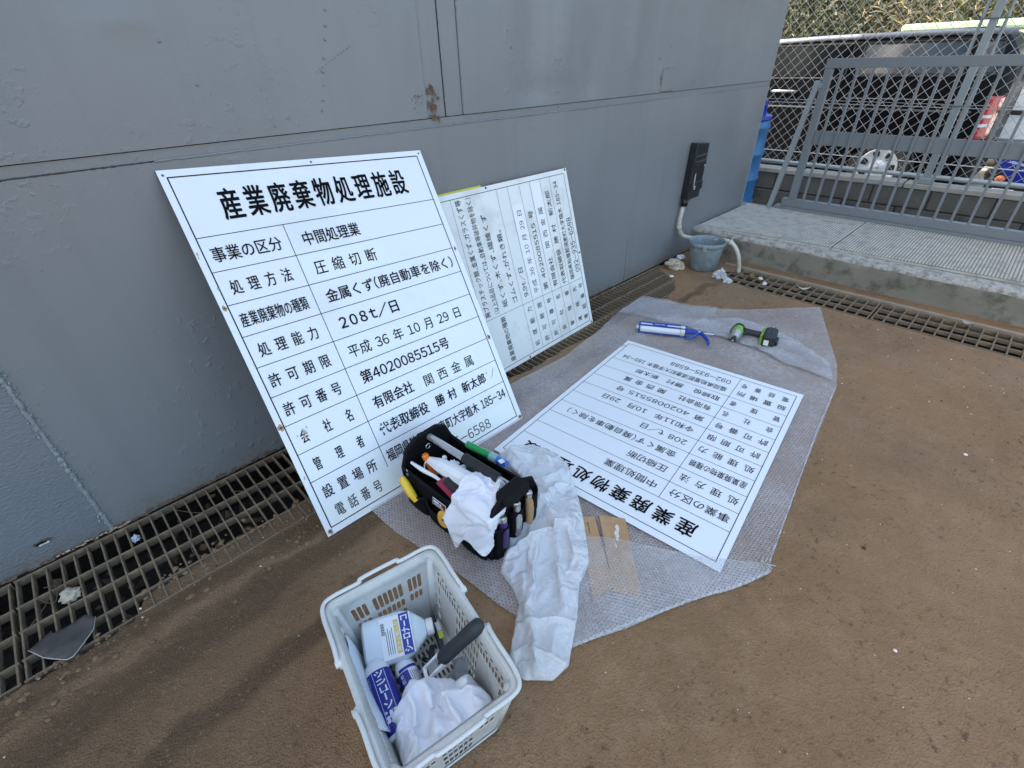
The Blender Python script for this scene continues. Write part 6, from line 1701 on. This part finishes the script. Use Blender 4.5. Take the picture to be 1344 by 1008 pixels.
# label: text runs across the body; text up points to the foot
def PJ(u, v, off=0):   # u along body width (far -> near), v up = towards the foot
    return JM @ Vector((.044-v, -.048+u, .0384+off))
def card(P_, u0, v0, u1, v1, off, name, m_, par):
    mb = MB(); mb.add([P_(u0, v0, off), P_(u1, v0, off), P_(u1, v1, off), P_(u0, v1, off)], [(0, 1, 2, 3)]); return mb.build(name, m_, par, world=True)
M_lblw = mat('label_white', (.72, .75, .78), .4); M_lblb = mat('label_blue', (.015, .03, .28), .35); M_lbly = mat('label_yellow', (.62, .46, .08), .4)
jl = card(PJ, 0, 0, .096, .078, .0002, 'label', M_lblw, jug)
card(PJ, 0, .003, .096, .028, .0004, 'blue_band', M_lblb, jl)
mbk = MB(); label_on(mbk, lambda u, v, off=0: PJ(u, v, off+.0004), 'シーロナーコ', .006, .090, .006, .025, .0006); mbk.build('label_lettering', M_lblw, jl, world=True)
jl2 = card(PJ, .008, .031, .086, .043, .0004, 'yellow_band', M_lbly, jl)
mbk = MB(); label_on(mbk, PJ, '防カビ剤入り', .014, .080, .033, .041, .0002); mbk.build('band_lettering', M_lblw, jl, world=True)
mbk = MB()
for k in range(4): line(mbk, .010, .049+k*.005, .070-.006*(k % 2), .049+k*.005, .0014, PJ, .0005)
for k in range(14): line(mbk, .058+k*.002, .066, .058+k*.002, .075, .0009+.0006*(k % 3 == 0), PJ, .0005, 1)
mbk.build('small_print', M_ink, jl, world=True)
# two sealant bottles
M_lab_blue = mat('sealant_blue', (.012, .018, .25), .3); M_lab_white = mat('sealant_white', (.72, .74, .78), .35)
def bottle(label, a, b, r, kind):
    t = thing('sealant_bottle', label, 'bottle', tuple(a)); a = Vector(a); b = Vector(b); ax = (b-a).normalized(); L_ = (b-a).length
    upv = (Vector((0, -.15, 1))-ax*ax.dot(Vector((0, -.15, 1)))).normalized(); sd = upv.cross(ax)
    Mx = Matrix((sd, upv, ax)).transposed().to_4x4(); Mx.translation = a
    mb = MB(); mb.lathe([(.0001, -.002), (.010, -.002), (.012, .002), (.013, .016), (.020, .020), (r*.85, .028), (r, .038), (r, L_), (r*.9, L_+.004), (.0001, L_+.004)], 28, Mx)
    mb.build('tube', M_lab_white, t, world=True, smooth=True, angle=50)
    mb = MB(); mb.lathe([(.0001, -.022), (.012, -.022), (.0135, -.018), (.0135, -.003)], 18, Mx); mb.build('cap', mat('smoky_cap', (.32, .34, .34), .3), t, world=True, smooth=True, angle=40)
    def PC(u, v, off=0):   # u along axis from cap, v round the tube
        an = v/r
        return Mx @ Vector((math.sin(an)*(r+off), math.cos(an)*(r+off), u))
    def wrapcard(u0, v0, u1, v1, off, name, m_, par):
        mb = MB(); n_ = 14
        vs = []
        for i in range(n_+1):
            v = v0+(v1-v0)*i/n_; vs += [PC(u0, v, off), PC(u1, v, off)]
        mb.add(vs, [(2*i, 2*i+1, 2*i+3, 2*i+2) for i in range(n_)]); return mb.build(name, m_, par, world=True, smooth=True)
    if kind == 0:
        lb_ = wrapcard(.050, -.045, L_-.004, .045, .0004, 'label', M_lab_blue, t)
        mb = MB(); Pt = lambda u, v, off=0: PC(.054+u, -.009-v+.018, .0006+off)
        write(mb, 'シリコーン', 0, .086, -.001, .019, Pt, .0006, 0); write(mb, 'H1', .092, .118, -.003, .021, Pt, .0022, 0)
        mb.build('label_lettering', M_lblw, lb_, world=True)
        mb = MB()
        for v_ in (-.015, .014): line(mb, 0, v_, .13, v_, .001, lambda u, v, off=0: PC(.052+u, v, .0007), n=2)
        write(mb, '1成分形シリコーン系シーリング材', 0, .10, .026, .031, lambda u, v, off=0: PC(.054+u, v*-1+.047 if False else -v+.0, .0007), 0, 0)
        mb.build('label_stripe', M_lblw, lb_, world=True)
    else:
        lb_ = wrapcard(.052, -.045, L_-.004, .002, .0004, 'label', M_lab_blue, t)
        wrapcard(.043, -.02, .050, .045, .0004, 'label_band', M_lab_blue, t)
        mb = MB(); write(mb, '水性シリコン', 0, .07, .012, .022, lambda u, v, off=0: PC(.056+u, -v, .0008), .0003, 0); mb.build('label_lettering', M_lblw, lb_, world=True)
        mb = MB()
        for k in range(6): line(mb, .058, .006+k*.0045, L_-.012-.01*(k % 2), .006+k*.0045, .0013, lambda u, v, off=0: PC(u, v, .0007), n=2)
        mb.build('small_print', M_ink, lb_, world=True)
    return t
bottle('blue labelled silicone sealant bottle lying against the left side of the basket', (.153, -1.060, .088), (.108, -1.250, .066), .030, 0)
bottle('white and blue sealant bottle to the right of the blue labelled one in the basket', (.207, -1.092, .062), (.178, -1.255, .040), .0255, 1)
# black handled scraper resting on the right side
sc_ = thing('scraper', 'white framed scraper with a thick black handle leaning on the right side of the basket', 'scraper', (.25, -1.19, .03))
mb = MB(); a = Vector((.268, -1.203, .115)); b = Vector((.350, -1.262, .240)); d = b-a
mb.tube([a+d*t for t in (0, .04, .2, .5, .85, .97, 1.03)], [.014, .018, .0185, .0175, .019, .017, .007], 14); mb.build('handle', mat('charcoal_grip', (.025, .027, .03), .6, bump=.3, bscale=300), sc_, world=True, smooth=True)
hd = Vector((.226, -1.186, .072)); d2 = (a-hd); sidev = Vector((.35, .85, .15)).normalized()*.014
mb = MB(); mb.bar(a+sidev, hd+sidev, .006, .012, 0, .001); mb.bar(a-sidev, hd-sidev, .006, .012, 0, .001); mb.bar(hd+sidev*1.2, hd-sidev*1.2, .009, .014, 0, .001); mb.bar(a+sidev*1.2, a-sidev*1.2, .012, .014, 0, .001); mb.build('frame', mat('white_plastic', (.78, .78, .78), .3), sc_, world=True)
mb = MB(); mb.bar(a*.7+hd*.3, hd*.8+a*.2, .018, .004); mb.build('blade_holder', mat('grey_insert', (.28, .30, .30), .4), sc_, world=True)
ct = thing('box_cutter', 'black box cutter with a yellow green tag on the basket floor', 'cutter', (.29, -1.12, .01))
mb = MB(); mb.bar((.335, -1.055, .034), (.300, -1.150, .020), .026, .014, R(90), .003); mb.build('cutter_body', mat('matt_black_plastic', (.02, .02, .022), .5), ct, world=True)
mb = MB(); mb.bar((.332, -1.082, .043), (.325, -1.105, .041), .004, .012, R(90)); mb.build('white_tag', mat('white_plastic', (.78, .78, .78), .3), ct, world=True)
mb = MB(); mb.bar((.324, -1.106, .041), (.317, -1.125, .039), .004, .012, R(90)); mb.build('yellow_tag', mat('lime_tag', (.55, .6, .05), .4), ct, world=True)
pk = thing('pen_knife', 'second slim black knife lying beneath the scraper in the basket', 'knife', (.25, -1.15, .01))
mb = MB(); mb.bar((.290, -1.115, .022), (.212, -1.205, .018), .020, .012, R(90), .003); mb.build('knife_body', mat('matt_black_plastic', (.02, .02, .022), .5), pk, world=True)
mb = MB(); mb.tube([(.250, -1.13, .034), (.262, -1.155, .036)], .006, 8); mb.build('slide_button', M_bk, pk, world=True, smooth=True)
gs = thing('metal_brackets', 'grey metal bracket pieces lying beside the towel in the basket', 'bracket', (.29, -1.23, .01))
for k, (p, rz_, s_) in enumerate((((.298, -1.222, .030), 20, (.055, .038)), ((.285, -1.250, .046), 55, (.05, .032)), ((.315, -1.205, .025), -25, (.04, .03)))):
    q = Matrix.Translation(p) @ Matrix.Rotation(R(rz_), 4, 'Z') @ Matrix.Rotation(R(18-10*k), 4, 'X')
    mb = MB(); mb.box((-s_[0]/2, -s_[1]/2, 0), (s_[0]/2, s_[1]/2, .003), q, .0006); mb.box((-s_[0]/2, -s_[1]/2, .003), (-s_[0]/2+.003, s_[1]/2, .014), q, .0006)
    if k == 1: mb.box((-.012, -.004, .003), (.014, .006, .0045), q, .0006)
    mb.build('bracket', mat('satin_grey_metal', (.27, .27, .265), .45, metal=.5, var=.15, vscale=50), gs, world=True)
pp = thing('paper_sheets', 'folded white paper sheets standing along the left side of the basket', 'paper', (.10, -1.13, .05))
ctrl = [[(.116, -.995, .185), (.096, -1.06, .186), (.080, -1.14, .182), (.068, -1.225, .176)], [(.126, -1.005, .12), (.108, -1.07, .12), (.094, -1.14, .12), (.086, -1.22, .12)], [(.134, -1.02, .03), (.118, -1.08, .03), (.106, -1.14, .03), (.098, -1.21, .03)]]
grid_surface(ctrl, 12, 20, 'sheet', mat('soft_white_paper', (.72, .76, .82), .6), pp, world=True, wr=.002, wf=9, solid=.0008)
grid_surface([[tuple(Vector(p)+Vector((.010, -.02, -.02))) for p in r_] for r_ in ctrl], 12, 20, 'sheet', MC['soft_white_paper'], pp, world=True, wr=.003, wf=11, solid=.0008, seed=3)
# towel filling the near end of the basket
tw = thing('towel', 'white towel piled in the near end of the shopping basket', 'towel', (.19, -1.31, .02))
TP = [(.165, -1.185), (.185, -1.172), (.23, -1.225), (.262, -1.262), (.285, -1.262), (.300, -1.262), (.318, -1.31), (.316, -1.36), (.292, -1.385), (.24, -1.385), (.17, -1.368), (.10, -1.350), (.062, -1.335), (.068, -1.285), (.075, -1.245), (.10, -1.235), (.105, -1.205)]
def _in(p):
    q = world_of(bas).inverted() @ Vector((p[0], p[1], 0)); q.x = max(-.112, min(.112, q.x)); q.y = max(-.166, q.y); q = world_of(bas) @ q; return (q.x, q.y)
TP = [_in(p) for p in TP]
TF = (((.17, -1.20), (.10, -1.33), .022, .020), ((.20, -1.22), (.16, -1.36), .028, .022), ((.25, -1.25), (.21, -1.37), .022, .018), ((.28, -1.28), (.27, -1.37), .016, .016), ((.11, -1.24), (.075, -1.30), .015, .014), ((.22, -1.28), (.30, -1.33), .014, .012))
def tow_z(x, y):
    e = edge_d(x, y, TP); k = min(1, e/.035)
    z = .055+.055*math.sqrt(max(0, 1-(1-k)**2))+.012*noise.noise((x*16, y*16, 0))
    for a, b, hgt, wd in TF:
        d, t = seg_d(x+.010*noise.noise((x*14, y*14, 0)), y+.010*noise.noise((x*14, y*14, 5)), a, b); z += hgt*math.exp(-(d/wd)**2*1.8)*min(1, e/.015+.3)
    z += .004*noise.noise((x*60, y*60, 2))*k+.004*crumple(x*14, y*14, 6.0, 3)
    return z
twc = sheet(TP, .0058, tow_z, 'towel_cloth', M_towel, tw, world=True, solid=.0015)
buckle(twc, .18, 14, [], sub=1, stiff=8, bend=.6, mass=.2, grav=.35)

# ------------------------------------------------------------------ caulking gun
cg = thing('caulking_gun', 'blue caulking gun loaded with a cartridge lying on the far part of the bubble wrap', 'caulking gun', (2.30, -.68, .012))
M_cgb = mat('gun_blue', (.012, .055, .33), .35, coat=.3)
ga = Vector((2.198, -.500, .040)); gb = Vector((2.345, -.760, .040)); gx = (gb-ga).normalized(); gy = Vector((0, 0, 1)).cross(gx).normalized()
GM = Matrix((gx, gy, Vector((0, 0, 1)))).transposed().to_4x4(); GM.translation = ga
mb = MB(); mb.lathe([(.0001, .010), (.024, .010), (.0255, .014), (.0255, .225), (.0001, .225)], 24, GM @ Matrix.Rotation(R(90), 4, 'Y')); mb.build('cartridge', mat('white_cartridge', (.74, .76, .8), .35), cg, world=True, smooth=True, angle=50)
def PG(u, v, off=0): an = v/.0257; return GM @ Vector((u, -math.sin(an)*(.0257+off), math.cos(an)*(.0257+off)))
def strip(u0, u1, v0, v1, m_, name, off=.0005):
    mb = MB(); n_ = 8; vs = []
    for i in range(n_+1): v = v0+(v1-v0)*i/n_; vs += [PG(u0, v, off), PG(u1, v, off)]
    mb.add(vs, [(2*i, 2*i+1, 2*i+3, 2*i+2) for i in range(n_)]); return mb.build(name, m_, cg, world=True, smooth=True)
strip(.075, .155, -.015, .016, mat('violet_blue_label', (.05, .05, .40), .35), 'cartridge_label'); strip(.155, .195, -.002, .016, mat('pale_label', (.62, .66, .78), .4), 'cartridge_label')
mb = MB()
for (u, l) in ((.085, .03), (.12, .02), (.16, .028)): line(mb, u, 0, u+l, 0, .006, PG, .0009, 2)
mb.build('label_lettering', M_lblw, cg, world=True)
mb = MB()
for an in (55, 125, 235, 305): 
    c_, s_ = math.cos(R(an))*.0285, math.sin(R(an))*.0285; mb.v += []; mb.bar(GM @ Vector((0, c_, s_)), GM @ Vector((.262, c_, s_)), .011, .004, 0)
mb.tube([GM @ Vector((.004, .029*math.cos(a), .029*math.sin(a))) for a in [k*math.pi/10 for k in range(20)]], .004, 6, closed=True)
mb.build('cradle', M_cgb, cg, world=True)
mb = MB(); mb.lathe([(.0001, -.012), (.010, -.012), (.012, .010)], 14, GM @ Matrix.Rotation(R(90), 4, 'Y')); mb.build('nozzle_end', mat('white_plastic', (.78, .78, .78), .3), cg, world=True, smooth=True)
mb = MB(); mb.lathe([(.0275, .226), (.030, .229), (.030, .246), (.0275, .250), (.0001, .250)], 24, GM @ Matrix.Rotation(R(90), 4, 'Y')); mb.build('end_plate', mat('cream_end_plate', (.66, .66, .60), .4), cg, world=True, smooth=True, angle=40)
mb = MB(); mb.tube(bez([GM @ Vector(p) for p in ((.10, 0, 0), (.30, 0, .0), (.392, -.002, .0), (.405, .004, .0), (.404, .020, .0))], 6), .0038, 8); mb.build('plunger_rod', M_steel, cg, world=True, smooth=True)
mb = MB()
mb.extrude([(.250, .027), (.30, .022), (.345, .006), (.352, -.006), (.33, -.012), (.25, -.020)], -.008, .008, GM)
mb.tube([GM @ Vector(p) for p in ((.335, -.004, 0), (.356, -.042, 0), (.368, -.085, 0), (.368, -.118, 0))], [.010, .011, .010, .009], 8)
mb.build('gun_body', M_cgb, cg, world=True, bevel=.002)
mb = MB(); mb.tube([GM @ Vector(p) for p in ((.325, -.008, 0), (.300, -.042, 0), (.276, -.074, 0), (.252, -.086, 0))], [.009, .008, .008, .007], 8); mb.build('trigger', M_cgb, cg, world=True, smooth=True)
mb = MB(); mb.box((.318, -.010, -.012), (.332, .016, .013), GM, .002); mb.build('catch_plate', M_steel, cg, world=True)

# ------------------------------------------------------------------ impact driver
dv = thing('impact_driver', 'lime green cordless impact driver with black battery lying on the bubble wrap', 'power drill', (2.49, -1.02, .03))
M_lime = mat('lime_green_plastic', (.19, .36, .06), .4); M_dk = mat('black_overmould', (.02, .021, .022), .55, bump=.2, bscale=200); M_gry = mat('grey_nose_metal', (.45, .46, .46), .35, metal=.5)
# lies on its side: barrel (x) points to the left of view, handle (y) runs to the right
h0 = Vector((2.495, -.935, .048)); hy = Vector((.045, -.215, .010)).normalized(); bx = Vector((-.30, .06, -.02)); bx = (bx-hy*bx.dot(hy)).normalized(); bz = bx.cross(hy)
if bz.z < 0: bz = -bz
DM = Matrix((bx, hy, bz)).transposed().to_4x4(); DM.translation = h0
q = DM @ Matrix.Rotation(R(90), 4, 'Y')
mb = MB(); mb.lathe([(.0001, -.062), (.020, -.060), (.029, -.050), (.031, -.02), (.031, .018), (.028, .024)], 24, q); mb.build('motor_housing', M_lime, dv, world=True, smooth=True, angle=50)
mb = MB(); mb.lathe([(.0285, .020), (.027, .040), (.022, .060), (.016, .068), (.0001, .068)], 24, q); mb.build('nose_cone', M_gry, dv, world=True, smooth=True, angle=50)
mb = MB(); mb.lathe([(.011, .066), (.012, .085), (.009, .088), (.0001, .088)], 16, q); mb.build('chuck', M_dk, dv, world=True, smooth=True, angle=50)
mb = MB(); mb.tube([DM @ Vector((.085, 0, 0)), DM @ Vector((.108, 0, 0))], .0035, 6); mb.build('driver_bit', M_steel, dv, world=True, smooth=True)
mb = MB(); mb.lathe([(.032, -.045), (.0325, -.040), (.0325, -.030), (.032, -.026)], 24, q); mb.box((-.04, -.034, -.012), (.02, -.026, .012), DM, .003); mb.build('rubber_trim', M_dk, dv, world=True, smooth=True, angle=40)
mb = MB(); mb.tube([DM @ Vector(p) for p in ((-.020, .018, 0), (-.022, .05, 0), (-.018, .09, 0), (-.012, .125, 0))], [.021, .0175, .0165, .020], 16); mb.build('handle', M_dk, dv, world=True, smooth=True)
mb = MB(); mb.box((-.006, .028, -.008), (.010, .052, .008), DM, .003); mb.build('trigger', M_bk, dv, world=True)
mb = MB(); mb.box((-.050, .118, -.032), (.045, .132, .032), DM, .005); mb.build('handle_foot', M_lime, dv, world=True)
mb = MB(); mb.box((-.056, .132, -.037), (.054, .192, .037), DM, .008); mb.build('battery', M_dk, dv, world=True, bevel=.002)
mb = MB(); mb.box((.054, .142, -.018), (.0555, .166, .012), DM, .0004); mb.build('battery_label', mat('label_cream', (.72, .74, .66), .4), dv, world=True)
mb = MB(); mb.box((-.058, .150, .036), (.03, .158, .039), DM, .001); mb.box((-.058, .170, .036), (.03, .178, .039), DM, .001); mb.box((-.03, .192, -.03), (.03, .205, .0), DM, .003); mb.build('battery_rib', M_bk, dv, world=True)
